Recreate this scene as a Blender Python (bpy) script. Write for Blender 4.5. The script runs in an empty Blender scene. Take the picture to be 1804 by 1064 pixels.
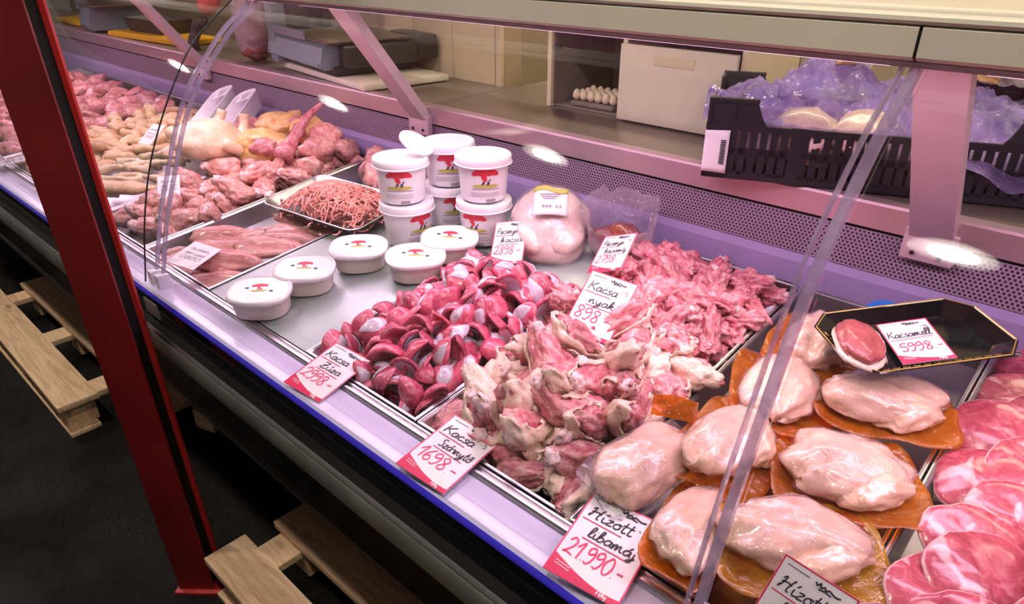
import bpy, bmesh, math, random
from mathutils import Vector, Matrix, Euler, noise
R = math.radians
SC = bpy.context.scene
COL = SC.collection
random.seed(11)

# ------------------------------------------------------------------ camera, world, light, exposure
cam_d = bpy.data.cameras.new('camera')
cam_d.sensor_width = 36.0
cam_d.lens = 36.0 * 1235.0 / 1804.0
cam_d.clip_start = 0.02
cam = bpy.data.objects.new('camera', cam_d)
cam.location = (0, 0, 1.55)
cam.rotation_euler = (R(90 - 27.3), 0, R(42.8))
COL.objects.link(cam)
SC.camera = cam

wd = bpy.data.worlds.new('market_hall')
wd.use_nodes = True
wd.node_tree.nodes['Background'].inputs[0].default_value = (1.0, 0.86, 0.74, 1)
wd.node_tree.nodes['Background'].inputs[1].default_value = 0.10
SC.world = wd

SC.view_settings.view_transform = 'Standard'
SC.view_settings.look = 'None'
SC.view_settings.gamma = 1.0
SC.view_settings.use_curve_mapping = False
SC.view_settings.exposure = 0.0
SC.cycles.adaptive_threshold = 0.02
SC.cycles.max_bounces = 7
SC.cycles.diffuse_bounces = 3
SC.cycles.glossy_bounces = 3
SC.cycles.transparent_max_bounces = 14
SC.cycles.transmission_bounces = 3
SC.cycles.caustics_reflective = False
SC.cycles.caustics_refractive = False

def area(name, loc, rot, sx, sy, energy, color):
    d = bpy.data.lights.new(name, 'AREA')
    d.shape = 'RECTANGLE'; d.size = sx; d.size_y = sy
    d.energy = energy; d.color = color
    o = bpy.data.objects.new(name, d)
    o.location = loc; o.rotation_euler = rot
    COL.objects.link(o)
    return o
# tube lamps in the underside of the case's canopy, one per section
TUBE = (1.0, 0.67, 0.90)
for i, cx in enumerate((-3.85, -2.27, -0.90, 0.47)):
    area('canopy_tube_light', (cx, 0.935, 1.418), (R(-6), 0, 0), 1.28, 0.13, 6.6, TUBE)
# seller's side: warm ceiling light over the worktop aisle
area('aisle_light', (-1.2, 2.15, 2.75), (0, 0, 0), 5.5, 0.30, 72, (1.0, 0.83, 0.62))

# ------------------------------------------------------------------ mesh helpers
def cat_rom(pts, n=6):
    P = [Vector(p) for p in pts]
    if len(P) < 3: return P
    out = []
    for i in range(len(P) - 1):
        p0 = P[i-1] if i else P[0]*2 - P[1]
        p1, p2 = P[i], P[i+1]
        p3 = P[i+2] if i + 2 < len(P) else P[-1]*2 - P[-2]
        for k in range(n):
            t = k / n
            out.append(0.5*((2*p1) + (p2-p0)*t + (2*p0-5*p1+4*p2-p3)*t*t + (3*p1-p0-3*p2+p3)*t**3))
    out.append(P[-1])
    return out

class MB:
    def __init__(s): s.v = []; s.f = []; s.m = []
    def add(s, vs, fs, mi=0, M=None):
        b = len(s.v)
        s.v += [tuple(M @ Vector(p)) if M else tuple(p) for p in vs]
        s.f += [tuple(i + b for i in f) for f in fs]
        s.m += [mi]*len(fs)
        return s
    def box(s, x0, x1, y0, y1, z0, z1, mi=0, M=None, bev=0.0):
        if bev <= 0:
            vs = [(x, y, z) for x in (x0, x1) for y in (y0, y1) for z in (z0, z1)]
            fs = [(0,1,3,2),(4,6,7,5),(0,4,5,1),(2,3,7,6),(0,2,6,4),(1,5,7,3)]
            return s.add(vs, fs, mi, M)
        bm = bmesh.new()
        bmesh.ops.create_cube(bm, size=1)
        for v in bm.verts:
            v.co = ((x0+x1)/2 + v.co.x*(x1-x0), (y0+y1)/2 + v.co.y*(y1-y0), (z0+z1)/2 + v.co.z*(z1-z0))
        bmesh.ops.bevel(bm, geom=bm.edges[:], offset=bev, segments=2, affect='EDGES', profile=.6)
        s.bm(bm, mi, M); bm.free()
        return s
    def bm(s, bm, mi=0, M=None):
        bm.verts.index_update()
        return s.add([v.co.copy() for v in bm.verts], [tuple(v.index for v in f.verts) for f in bm.faces], mi, M)
    def tube(s, path, r, n=8, mi=0, M=None, caps=True, sq=None):
        P = [Vector(p) for p in path]
        rr = r if isinstance(r, (list, tuple)) else [r]*len(P)
        vs = []; fs = []
        up = Vector((0, 0, 1)); prev = None
        for i, p in enumerate(P):
            t = (P[min(i+1, len(P)-1)] - P[max(i-1, 0)])
            t = t.normalized() if t.length > 1e-9 else Vector((0, 0, 1))
            if prev is None:
                a = t.cross(up)
                if a.length < 1e-3: a = t.cross(Vector((1, 0, 0)))
            else:
                a = prev - t*prev.dot(t)
            a.normalize(); b = t.cross(a); prev = a
            for k in range(n):
                an = 2*math.pi*k/n
                ca, sa = math.cos(an), math.sin(an)
                if sq: ca *= sq[0]; sa *= sq[1]
                vs.append(p + (a*ca + b*sa)*rr[i])
        for i in range(len(P)-1):
            for k in range(n):
                fs.append((i*n+k, i*n+(k+1) % n, (i+1)*n+(k+1) % n, (i+1)*n+k))
        if caps:
            fs.append(tuple(range(n-1, -1, -1))); fs.append(tuple((len(P)-1)*n + k for k in range(n)))
        return s.add(vs, fs, mi, M)
    def lathe(s, prof, n=32, mi=0, M=None, sx=1, sy=1, power=2.0):
        vs = []; fs = []
        for (r, z) in prof:
            for k in range(n):
                a = 2*math.pi*k/n
                c, si = math.cos(a), math.sin(a)
                if power != 2.0:
                    q = (abs(c)**power + abs(si)**power)**(-1/power)
                else: q = 1
                vs.append((r*c*q*sx, r*si*q*sy, z))
        for i in range(len(prof)-1):
            for k in range(n):
                fs.append((i*n+k, i*n+(k+1) % n, (i+1)*n+(k+1) % n, (i+1)*n+k))
        fs.append(tuple(range(n-1, -1, -1))); fs.append(tuple((len(prof)-1)*n+k for k in range(n)))
        return s.add(vs, fs, mi, M)
    def prism(s, prof, x0, x1, mi=0, M=None):      # closed (y,z) outline extruded along x
        n = len(prof)
        vs = [(x0, y, z) for y, z in prof] + [(x1, y, z) for y, z in prof]
        fs = [(i, (i+1) % n, n+(i+1) % n, n+i) for i in range(n)] + [tuple(range(n-1, -1, -1)), tuple(range(n, 2*n))]
        return s.add(vs, fs, mi, M)
    def slab(s, poly, z0, z1, mi=0, M=None):       # (x,y) outline with thickness
        n = len(poly)
        vs = [(x, y, z0) for x, y in poly] + [(x, y, z1) for x, y in poly]
        fs = [(i, (i+1) % n, n+(i+1) % n, n+i) for i in range(n)] + [tuple(range(n-1, -1, -1)), tuple(range(n, 2*n))]
        return s.add(vs, fs, mi, M)
    def grid(s, fn, nu, nv, mi=0, M=None, thick=0.0):
        vs = []; fs = []
        for i in range(nu+1):
            for j in range(nv+1):
                vs.append(Vector(fn(i/nu, j/nv)))
        w = nv+1
        for i in range(nu):
            for j in range(nv):
                fs.append((i*w+j, (i+1)*w+j, (i+1)*w+j+1, i*w+j+1))
        if thick:
            N = len(vs); nrm = [Vector() for _ in vs]
            for f in fs:
                q = (vs[f[1]]-vs[f[0]]).cross(vs[f[2]]-vs[f[0]])
                for i in f: nrm[i] += q
            vs2 = [v - (n.normalized() if n.length > 1e-12 else Vector((0,0,1)))*thick for v, n in zip(vs, nrm)]
            f2 = [tuple(i+N for i in reversed(f)) for f in fs]
            rim = []
            b = [i*w for i in range(nu+1)] + [nu*w+j for j in range(1, nv+1)] + [i*w+nv for i in range(nu-1, -1, -1)] + [j for j in range(nv-1, 0, -1)]
            for k in range(len(b)):
                a, c = b[k], b[(k+1) % len(b)]
                rim.append((c, a, a+N, c+N))
            vs += vs2; fs = fs + f2 + rim
        return s.add(vs, fs, mi, M)
    def mesh(s, name, mats, smooth=True, auto=None):
        me = bpy.data.meshes.new(name)
        me.from_pydata(s.v, [], s.f)
        for m in (mats if isinstance(mats, (list, tuple)) else [mats]): me.materials.append(m)
        me.polygons.foreach_set('material_index', s.m)
        bm = bmesh.new(); bm.from_mesh(me)
        bmesh.ops.recalc_face_normals(bm, faces=bm.faces[:])
        bm.to_mesh(me); bm.free()
        if smooth:
            me.polygons.foreach_set('use_smooth', [True]*len(me.polygons))
            if auto: me.set_sharp_from_angle(angle=R(auto))
        me.update()
        return me
    def build(s, name, mats, parent=None, smooth=True, auto=35, loc=None, rot=None):
        return link(name, s.mesh(name, mats, smooth, auto), parent, loc, rot)

def link(name, me, parent=None, loc=None, rot=None):
    o = bpy.data.objects.new(name, me)
    COL.objects.link(o)
    if parent: o.parent = parent
    if loc is not None: o.location = loc
    if rot is not None: o.rotation_euler = rot
    return o
def tag(o, label=None, cat=None, group=None, kind=None):
    if label: o['label'] = label
    if cat: o['category'] = cat
    if group: o['group'] = group
    if kind: o['kind'] = kind
    return o
def thing(name, label, cat, loc=(0,0,0), rot=(0,0,0), group=None):
    o = bpy.data.objects.new(name, None)
    o.empty_display_size = 0.03
    COL.objects.link(o)
    o.location = loc; o.rotation_euler = rot
    return tag(o, label, cat, group)
def copy_tree(o, parent=None):
    c = o.copy(); COL.objects.link(c)
    if parent: c.parent = parent
    for ch in list(o.children): copy_tree(ch, c)
    return c
def deckz(y): return 0.85 + 0.12*(y - 0.56)
TILT = math.atan(0.12)

# ------------------------------------------------------------------ material helpers
def newmat(name):
    m = bpy.data.materials.new(name); m.use_nodes = True
    nt = m.node_tree; nt.nodes.clear()
    out = nt.nodes.new('ShaderNodeOutputMaterial')
    return m, nt, out
def N(nt, t, **kw):
    n = nt.nodes.new(t)
    for k, v in kw.items():
        if k in n.inputs: n.inputs[k].default_value = v
        else: setattr(n, k, v)
    return n
def c4(c): return (c[0], c[1], c[2], 1)
def sset(b, **kw):
    for k, v in kw.items():
        k = k.replace('_', ' ')
        if k in b.inputs: b.inputs[k].default_value = v
def coords(nt, scale=(1,1,1), rnd=0.0):
    tc = N(nt, 'ShaderNodeTexCoord')
    mp = N(nt, 'ShaderNodeMapping'); mp.inputs['Scale'].default_value = scale
    src = tc.outputs['Object']
    if rnd:
        oi = N(nt, 'ShaderNodeObjectInfo')
        sc = N(nt, 'ShaderNodeVectorMath', operation='SCALE')
        cx = N(nt, 'ShaderNodeCombineXYZ')
        for k in range(3): nt.links.new(oi.outputs['Random'], cx.inputs[k])
        nt.links.new(cx.outputs[0], sc.inputs[0]); sc.inputs['Scale'].default_value = rnd
        ad = N(nt, 'ShaderNodeVectorMath', operation='ADD')
        nt.links.new(src, ad.inputs[0]); nt.links.new(sc.outputs[0], ad.inputs[1])
        src = ad.outputs[0]
    nt.links.new(src, mp.inputs[0])
    return mp.outputs[0]
def noise_n(nt, vec, scale, detail=3, rough=.5, dist=0.0):
    n = N(nt, 'ShaderNodeTexNoise'); n.inputs['Scale'].default_value = scale
    n.inputs['Detail'].default_value = detail; n.inputs['Roughness'].default_value = rough
    n.inputs['Distortion'].default_value = dist
    nt.links.new(vec, n.inputs['Vector'])
    return n.outputs['Fac']
def ramp(nt, fac, stops):
    r = N(nt, 'ShaderNodeValToRGB')
    e = r.color_ramp.elements
    while len(e) < len(stops): e.new(.5)
    for q, (p, c) in zip(e, stops): q.position = p; q.color = c4(c)
    nt.links.new(fac, r.inputs[0])
    return r.outputs[0]
def bump(nt, h, strength, dist=.002):
    b = N(nt, 'ShaderNodeBump'); b.inputs['Strength'].default_value = strength; b.inputs['Distance'].default_value = dist
    nt.links.new(h, b.inputs['Height'])
    return b.outputs[0]
def plain(name, col, rough=.5, metal=0, spec=.5, coat=0, var=.0, vscale=20, bmp=0, bscale=80, emit=None, estr=0, alpha=1):
    m, nt, out = newmat(name)
    b = N(nt, 'ShaderNodeBsdfPrincipled')
    sset(b, Roughness=rough, Metallic=metal, Coat_Weight=coat, Specular_IOR_Level=spec, Coat_Roughness=.08)
    v = coords(nt)
    if var:
        f = noise_n(nt, v, vscale, 4)
        lo = tuple(x*(1-var) for x in col); hi = tuple(min(1, x*(1+var)) for x in col)
        nt.links.new(ramp(nt, f, [(.3, lo), (.7, hi)]), b.inputs['Base Color'])
    else: b.inputs['Base Color'].default_value = c4(col)
    if bmp: nt.links.new(bump(nt, noise_n(nt, v, bscale, 3), bmp), b.inputs['Normal'])
    if emit:
        b.inputs['Emission Color'].default_value = c4(emit); b.inputs['Emission Strength'].default_value = estr
    nt.links.new(b.outputs[0], out.inputs[0])
    return m
def meat(name, stops, scale=30, rough=.28, bmp=.35, bscale=120, coat=.25, stretch=(1,1,1), dist=.6, detail=4, sss=0.0, vary=.25):
    m, nt, out = newmat(name)
    b = N(nt, 'ShaderNodeBsdfPrincipled')
    sset(b, Roughness=rough, Coat_Weight=coat, Coat_Roughness=.12, Specular_IOR_Level=.5)
    if sss:
        sset(b, Subsurface_Weight=sss, Subsurface_Scale=.008)
        b.inputs['Subsurface Radius'].default_value = (1, .35, .25)
    v = coords(nt, stretch, rnd=7.0)
    f = noise_n(nt, v, scale, detail, .55, dist)
    col = ramp(nt, f, stops)
    if vary:
        oi = N(nt, 'ShaderNodeObjectInfo')
        mr = N(nt, 'ShaderNodeMapRange'); mr.inputs['To Min'].default_value = 1-vary; mr.inputs['To Max'].default_value = 1+vary*.5
        nt.links.new(oi.outputs['Random'], mr.inputs['Value'])
        hs = N(nt, 'ShaderNodeHueSaturation'); nt.links.new(col, hs.inputs['Color']); nt.links.new(mr.outputs[0], hs.inputs['Value'])
        col = hs.outputs[0]
    nt.links.new(col, b.inputs['Base Color'])
    if bmp: nt.links.new(bump(nt, noise_n(nt, v, bscale, 4, .65, .6), min(1, bmp*1.5), .005), b.inputs['Normal'])
    nt.links.new(b.outputs[0], out.inputs[0])
    return m
def glassy(name, tint=(1,1,1), ior=1.45, rough=.02, milk=0.0, milk_col=(1,1,1), bmp=0, bscale=60, bdist=.003):
    """thin clear sheet: Fresnel mix of see-through and mirror, optionally a little milky"""
    m, nt, out = newmat(name)
    tr = N(nt, 'ShaderNodeBsdfTransparent'); tr.inputs[0].default_value = c4(tint)
    gl = N(nt, 'ShaderNodeBsdfGlossy'); gl.inputs['Roughness'].default_value = rough; gl.inputs[0].default_value = (1,1,1,1)
    geo = N(nt, 'ShaderNodeNewGeometry')
    mr = N(nt, 'ShaderNodeMapRange'); mr.inputs['To Min'].default_value = ior; mr.inputs['To Max'].default_value = 1/ior
    nt.links.new(geo.outputs['Backfacing'], mr.inputs['Value'])
    fr = N(nt, 'ShaderNodeFresnel'); nt.links.new(mr.outputs[0], fr.inputs['IOR'])
    base = tr.outputs[0]
    if milk:
        df = N(nt, 'ShaderNodeBsdfDiffuse'); df.inputs[0].default_value = c4(milk_col)
        tl = N(nt, 'ShaderNodeBsdfTranslucent'); tl.inputs[0].default_value = c4(milk_col)
        a = N(nt, 'ShaderNodeMixShader'); a.inputs[0].default_value = .5
        nt.links.new(df.outputs[0], a.inputs[1]); nt.links.new(tl.outputs[0], a.inputs[2])
        mx = N(nt, 'ShaderNodeMixShader')
        f = noise_n(nt, coords(nt), 18, 3)
        mm = N(nt, 'ShaderNodeMapRange'); mm.inputs['From Min'].default_value = .35; mm.inputs['From Max'].default_value = .65
        mm.inputs['To Min'].default_value = milk*.6; mm.inputs['To Max'].default_value = min(1, milk*1.4)
        nt.links.new(f, mm.inputs['Value']); nt.links.new(mm.outputs[0], mx.inputs[0])
        nt.links.new(base, mx.inputs[1]); nt.links.new(a.outputs[0], mx.inputs[2])
        base = mx.outputs[0]
    mix = N(nt, 'ShaderNodeMixShader')
    nt.links.new(fr.outputs[0], mix.inputs[0]); nt.links.new(base, mix.inputs[1]); nt.links.new(gl.outputs[0], mix.inputs[2])
    if bmp:
        nb = bump(nt, noise_n(nt, coords(nt), bscale, 3, .6, 1.2), bmp, bdist)
        nt.links.new(nb, gl.inputs['Normal']); nt.links.new(nb, fr.inputs['Normal'])
    nt.links.new(mix.outputs[0], out.inputs[0])
    return m

def mat_wood(name, c1, c2):
    m, nt, out = newmat(name)
    b = N(nt, 'ShaderNodeBsdfPrincipled'); sset(b, Roughness=.62)
    v = coords(nt, (1.2, 14, 14), rnd=3.0)
    f = noise_n(nt, v, 3.2, 5, .6, 1.4)
    v2 = coords(nt, (3, 9, 3), rnd=3.0)
    vo = N(nt, 'ShaderNodeTexVoronoi'); vo.inputs['Scale'].default_value = 1.3; nt.links.new(v2, vo.inputs['Vector'])
    col = ramp(nt, f, [(.3, c1), (.55, c2), (.75, tuple(x*1.12 for x in c2))])
    kn = ramp(nt, vo.outputs['Distance'], [(.06, (.16, .07, .03)), (.16, (1, 1, 1))])
    mx = N(nt, 'ShaderNodeMix', data_type='RGBA', blend_type='MULTIPLY'); mx.inputs[0].default_value = .85
    nt.links.new(col, mx.inputs[6]); nt.links.new(kn, mx.inputs[7])
    nt.links.new(mx.outputs[2], b.inputs['Base Color'])
    nt.links.new(bump(nt, f, .25, .002), b.inputs['Normal'])
    nt.links.new(b.outputs[0], out.inputs[0])
    return m
def mat_asphalt():
    m, nt, out = newmat('asphalt')
    b = N(nt, 'ShaderNodeBsdfPrincipled'); sset(b, Specular_IOR_Level=.12)
    v = coords(nt)
    f = noise_n(nt, v, 45, 5, .7); g = noise_n(nt, v, 3, 4)
    nt.links.new(ramp(nt, f, [(.35, (.004, .0036, .0036)), (.62, (.010, .009, .009)), (.76, (.05, .045, .045))]), b.inputs['Base Color'])
    nt.links.new(ramp(nt, g, [(.4, (.35,)*3), (.6, (.8,)*3)]), b.inputs['Roughness'])
    nt.links.new(bump(nt, f, .6, .006), b.inputs['Normal'])
    nt.links.new(b.outputs[0], out.inputs[0])
    return m
def mat_perf():
    m, nt, out = newmat('perforated_metal')
    b = N(nt, 'ShaderNodeBsdfPrincipled'); sset(b, Roughness=.45, Metallic=.0)
    tc = N(nt, 'ShaderNodeTexCoord')
    sx = N(nt, 'ShaderNodeSeparateXYZ'); nt.links.new(tc.outputs['Object'], sx.inputs[0])
    def mth(op, a, bb=None):
        n = N(nt, 'ShaderNodeMath', operation=op)
        if hasattr(a, 'links') or not isinstance(a, (int, float)): nt.links.new(a, n.inputs[0])
        else: n.inputs[0].default_value = a
        if bb is not None:
            if isinstance(bb, (int, float)): n.inputs[1].default_value = bb
            else: nt.links.new(bb, n.inputs[1])
        return n.outputs[0]
    P = .0080
    row = mth('FLOOR', mth('DIVIDE', sx.outputs[2], P*.8))
    odd = mth('MULTIPLY', mth('MODULO', row, 2.0), .5)
    u = mth('SUBTRACT', mth('FRACT', mth('ADD', mth('DIVIDE', sx.outputs[0], P), odd)), .5)
    w = mth('SUBTRACT', mth('FRACT', mth('DIVIDE', sx.outputs[2], P*.8)), .5)
    d = mth('SQRT', mth('ADD', mth('MULTIPLY', u, u), mth('MULTIPLY', mth('MULTIPLY', w, w), .64)))
    nt.links.new(ramp(nt, d, [(.26, (.03, .016, .035)), (.32, (.33, .235, .33))]), b.inputs['Base Color'])
    nt.links.new(bump(nt, ramp(nt, d, [(.24, (0,0,0)), (.34, (1,1,1))]), .6, .002), b.inputs['Normal'])
    nt.links.new(b.outputs[0], out.inputs[0])
    return m
def mat_steak():
    m, nt, out = newmat('marbled_pork')
    b = N(nt, 'ShaderNodeBsdfPrincipled'); sset(b, Roughness=.27, Coat_Weight=.4, Coat_Roughness=.1)
    v = coords(nt, (1, 1, .6), rnd=5.0)
    ds = N(nt, 'ShaderNodeTexNoise'); ds.inputs['Scale'].default_value = 14; nt.links.new(v, ds.inputs['Vector'])
    sc = N(nt, 'ShaderNodeVectorMath', operation='SCALE'); nt.links.new(ds.outputs['Color'], sc.inputs[0]); sc.inputs['Scale'].default_value = .05
    ad = N(nt, 'ShaderNodeVectorMath', operation='ADD'); nt.links.new(v, ad.inputs[0]); nt.links.new(sc.outputs[0], ad.inputs[1])
    vo = N(nt, 'ShaderNodeTexVoronoi', feature='DISTANCE_TO_EDGE'); vo.inputs['Scale'].default_value = 13; nt.links.new(ad.outputs[0], vo.inputs['Vector'])
    n2 = noise_n(nt, v, 16, 3)
    mu = N(nt, 'ShaderNodeMath', operation='MULTIPLY_ADD'); nt.links.new(n2, mu.inputs[0]); mu.inputs[1].default_value = -.85; nt.links.new(vo.outputs['Distance'], mu.inputs[2])
    mm = N(nt, 'ShaderNodeMapRange'); mm.inputs['From Min'].default_value = -.47; mm.inputs['From Max'].default_value = -.41; nt.links.new(mu.outputs[0], mm.inputs['Value'])
    facr = ramp(nt, mm.outputs[0], [(.0, (1, 1, 1)), (1.0, (0, 0, 0))])
    red = ramp(nt, noise_n(nt, v, 48, 5, .6, 1.2), [(.28, (.30, .03, .06)), (.5, (.45, .07, .11)), (.66, (.57, .14, .18)), (.8, (.70, .32, .35))])
    mx = N(nt, 'ShaderNodeMix', data_type='RGBA'); nt.links.new(facr, mx.inputs[0]); nt.links.new(red, mx.inputs[6])
    mx.inputs[7].default_value = (.70, .36, .39, 1)
    nt.links.new(mx.outputs[2], b.inputs['Base Color'])
    nt.links.new(bump(nt, noise_n(nt, v, 90, 3), .3, .003), b.inputs['Normal'])
    nt.links.new(b.outputs[0], out.inputs[0])
    return m

M = {}
M['rail_white'] = plain('rail_white', (.60, .56, .80), .22, spec=.5, coat=.3)
M['steel'] = plain('steel', (.62, .60, .62), .32, metal=1, var=.08, vscale=30)
M['deck_steel'] = plain('deck_steel', (.40, .47, .46), .42, metal=.55, var=.08, vscale=12)
M['tray_dark'] = plain('tray_dark_steel', (.30, .28, .30), .38, metal=.8, var=.15)
M['lilac_wall'] = plain('lilac_wall', (.36, .29, .52), .40, var=.05)
M['perf'] = mat_perf()
M['back_rail'] = plain('brushed_rail', (.56, .40, .46), .34, metal=.55, var=.06, vscale=14)
M['strut'] = plain('strut_paint', (.62, .46, .52), .42, metal=.2, var=.05)
M['black_gloss'] = plain('black_gloss', (.006, .006, .008), .07, spec=.6)
M['black_matt'] = plain('black_matt', (.006, .006, .007), .7, spec=.15)
M['gap'] = plain('dark_gap', (.006, .005, .006), .8)
M['blue_edge'] = plain('blue_edge_strip', (.06, .04, .80), .25, coat=.5)
M['bumper'] = plain('bumper_grey', (.20, .20, .185), .42, var=.25, vscale=9)
M['canopy'] = plain('canopy_metal', (.66, .61, .51), .42, metal=.1, var=.05, vscale=5)
M['canopy_under'] = plain('canopy_underside', (.5, .42, .48), .5)
M['glass'] = glassy('case_glass', (.985, .985, .985))
M['acrylic'] = glassy('acrylic_edge', (.74, .72, .80), 1.55, .05, milk=.42, milk_col=(.60, .54, .70))
M['clip'] = plain('clear_clip', (.66, .62, .74), .25, coat=.5)
M['rubber'] = plain('black_rubber', (.01, .008, .01), .5)
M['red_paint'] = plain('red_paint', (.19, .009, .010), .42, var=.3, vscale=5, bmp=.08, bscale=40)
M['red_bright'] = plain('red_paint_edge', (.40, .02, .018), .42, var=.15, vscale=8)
M['wood'] = mat_wood('pallet_wood', (.60, .36, .20), (.86, .60, .38))
M['asphalt'] = mat_asphalt()
M['tile'] = plain('cream_tile', (.66, .54, .36), .25, var=.04, vscale=3, coat=.2)
M['grout'] = plain('tile_grout', (.42, .33, .21), .8)
M['plaster'] = plain('beige_plaster', (.42, .33, .22), .75, var=.06, vscale=2)
M['worktop'] = plain('worktop_steel', (.27, .225, .19), .36, metal=.45, var=.07, vscale=6)
M['cream'] = plain('cream_board', (.72, .62, .44), .45, var=.03)
M['white_door'] = plain('white_door', (.74, .67, .55), .4, var=.03)
M['niche'] = plain('niche_grey', (.20, .16, .15), .6, var=.1)
M['board'] = plain('white_cutting_board', (.80, .74, .58), .5, var=.05)
M['yellow'] = plain('yellow_plastic', (.85, .48, .02), .4, var=.06)
M['scale_blue'] = plain('scale_blue_grey', (.20, .25, .29), .4, coat=.15)
M['scale_dark'] = plain('scale_dark', (.035, .028, .03), .4)
M['scale_brown'] = plain('scale_platform', (.20, .14, .12), .32, metal=.6)
M['crate'] = plain('crate_plastic', (.012, .010, .022), .36)
M['paper'] = plain('paper_white', (.80, .76, .80), .6)
M['ink'] = plain('ink_black', (.015, .012, .03), .6)
M['print_grey'] = plain('print_grey', (.30, .27, .32), .6)
M['card'] = plain('price_card', (.84, .79, .84), .30, coat=.25)
M['card_red'] = plain('price_card_red', (.62, .025, .10), .35, coat=.25)
M['marker_red'] = plain('marker_red', (.72, .03, .13), .5)
M['white_plastic'] = plain('white_plastic', (.83, .79, .84), .33, coat=.2)
M['lid_white'] = plain('lid_white', (.86, .83, .87), .28, coat=.2)
M['tub'] = plain('tub_cream', (.78, .66, .62), .35, coat=.2)
M['tub_lid'] = plain('tub_lid', (.84, .80, .84), .22, coat=.4)
M['logo_red'] = plain('logo_red', (.66, .03, .06), .5)
M['logo_green'] = plain('logo_green', (.50, .46, .10), .5)
M['logo_dark'] = plain('logo_dark', (.05, .035, .08), .5)
M['film'] = glassy('clear_film', (.97, .96, .97), 1.42, .10, milk=.10, milk_col=(.9, .85, .95), bmp=.9, bscale=45)
M['film_lilac'] = glassy('lilac_film', (.72, .64, .97), 1.45, .16, milk=.60, milk_col=(.56, .42, 1.0), bmp=1.0, bscale=38, bdist=.015)
M['film_pale'] = glassy('pale_film', (.88, .84, .90), 1.5, .13, milk=.42, milk_col=(.78, .70, .82), bmp=1.0, bscale=34, bdist=.012)
M['amber'] = glassy('amber_pouch', (.98, .50, .08), 1.5, .10, milk=.42, milk_col=(.80, .30, .03), bmp=.9, bscale=55)
M['gold'] = glassy('gold_film', (.98, .66, .10), 1.6, .12, milk=.5, milk_col=(.80, .46, .05), bmp=1.0, bscale=60)
M['gold_line'] = plain('gold_line', (.75, .5, .15), .3, metal=.8)
M['gizzard'] = meat('gizzard_muscle', [(.22, (.38, .025, .075)), (.45, (.60, .07, .155)), (.68, (.76, .19, .29)), (.85, (.84, .38, .46))], 75, .24, .2, coat=.5, vary=.3)
M['membrane'] = meat('gizzard_membrane', [(.25, (.46, .36, .47)), (.55, (.66, .56, .70)), (.8, (.76, .56, .64))], 60, .25, .15, coat=.5, vary=.2)
M['neck'] = meat('duck_neck', [(.26, (.46, .06, .11)), (.44, (.74, .20, .26)), (.60, (.88, .40, .44)), (.76, (.92, .60, .62))], 85, .26, .6, 170, coat=.5, vary=.2, stretch=(.6, 1, 1))
M['wing_flesh'] = meat('wing_flesh', [(.26, (.46, .07, .11)), (.46, (.72, .21, .26)), (.62, (.86, .42, .43)), (.78, (.90, .62, .58))], 70, .27, .6, 140, coat=.4, stretch=(.6, 1, 1))
M['wing_skin'] = meat('wing_skin', [(.25, (.84, .46, .42)), (.45, (.91, .66, .56)), (.7, (.93, .76, .64))], 60, .30, .5, 130, coat=.35, vary=.1)
M['bone'] = meat('bone_knuckle', [(.25, (.72, .36, .38)), (.5, (.80, .58, .60)), (.7, (.82, .70, .74))], 110, .3, .3, vary=.1)
M['liver'] = meat('fat_liver', [(.22, (.74, .38, .28)), (.45, (.83, .52, .40)), (.7, (.87, .60, .49))], 34, .24, .3, 45, coat=.7, vary=.10)
M['duck_skin'] = meat('duck_skin', [(.25, (.80, .52, .48)), (.5, (.86, .66, .60)), (.75, (.88, .72, .66))], 22, .24, .35, 60, coat=.7, vary=.05)
M['breast'] = meat('duck_breast', [(.3, (.32, .05, .07)), (.55, (.46, .10, .11)), (.78, (.62, .22, .22))], 22, .25, .4, 120, coat=.5, stretch=(1, .35, 1))
M['steak'] = mat_steak()
M['fat'] = meat('pork_fat', [(.3, (.62, .30, .33)), (.6, (.74, .46, .47))], 30, .35, .3)
M['chicken'] = meat('chicken_skin', [(.25, (.64, .34, .18)), (.5, (.78, .52, .31)), (.75, (.84, .64, .46))], 45, .36, .5, 140, coat=.2, vary=.18)
M['chicken_pale'] = meat('chicken_pale_skin', [(.25, (.70, .44, .28)), (.5, (.80, .60, .42)), (.75, (.82, .68, .54))], 28, .36, .5, 110, coat=.2, vary=.1)
M['fat_yellow'] = meat('chicken_yellow_fat', [(.25, (.62, .22, .18)), (.40, (.80, .44, .14)), (.56, (.86, .58, .24)), (.74, (.84, .58, .46))], 45, .34, .7, 90, coat=.25)
M['drum'] = meat('skinless_thigh', [(.25, (.52, .13, .13)), (.45, (.70, .29, .27)), (.65, (.80, .46, .41)), (.82, (.84, .64, .57))], 60, .26, .5, 110, coat=.45)
M['fillet'] = meat('skinless_fillet', [(.26, (.46, .14, .14)), (.48, (.62, .26, .25)), (.72, (.74, .44, .40))], 60, .27, .6, 120, coat=.4, stretch=(.35, 1, 1))
M['mince'] = meat('minced_meat', [(.3, (.52, .13, .11)), (.55, (.68, .28, .24)), (.78, (.78, .46, .40))], 60, .4, .3, coat=.15, vary=0)
M['redmeat'] = meat('fresh_red_meat', [(.28, (.50, .08, .12)), (.50, (.70, .24, .26)), (.74, (.84, .50, .50))], 60, .26, .6, 110, coat=.4)
M['darkliver'] = meat('dark_liver', [(.3, (.20, .02, .02)), (.6, (.38, .06, .05))], 40, .2, .3, coat=.6)
M['egg'] = plain('egg_shell', (.72, .58, .44), .5, var=.08)
M['skin'] = plain('person_skin', (.55, .30, .21), .5)
M['glove'] = plain('dark_glove', (.06, .03, .035), .45)
M['shirt'] = plain('red_shirt', (.55, .035, .03), .8, bmp=.2, bscale=300)
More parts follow.
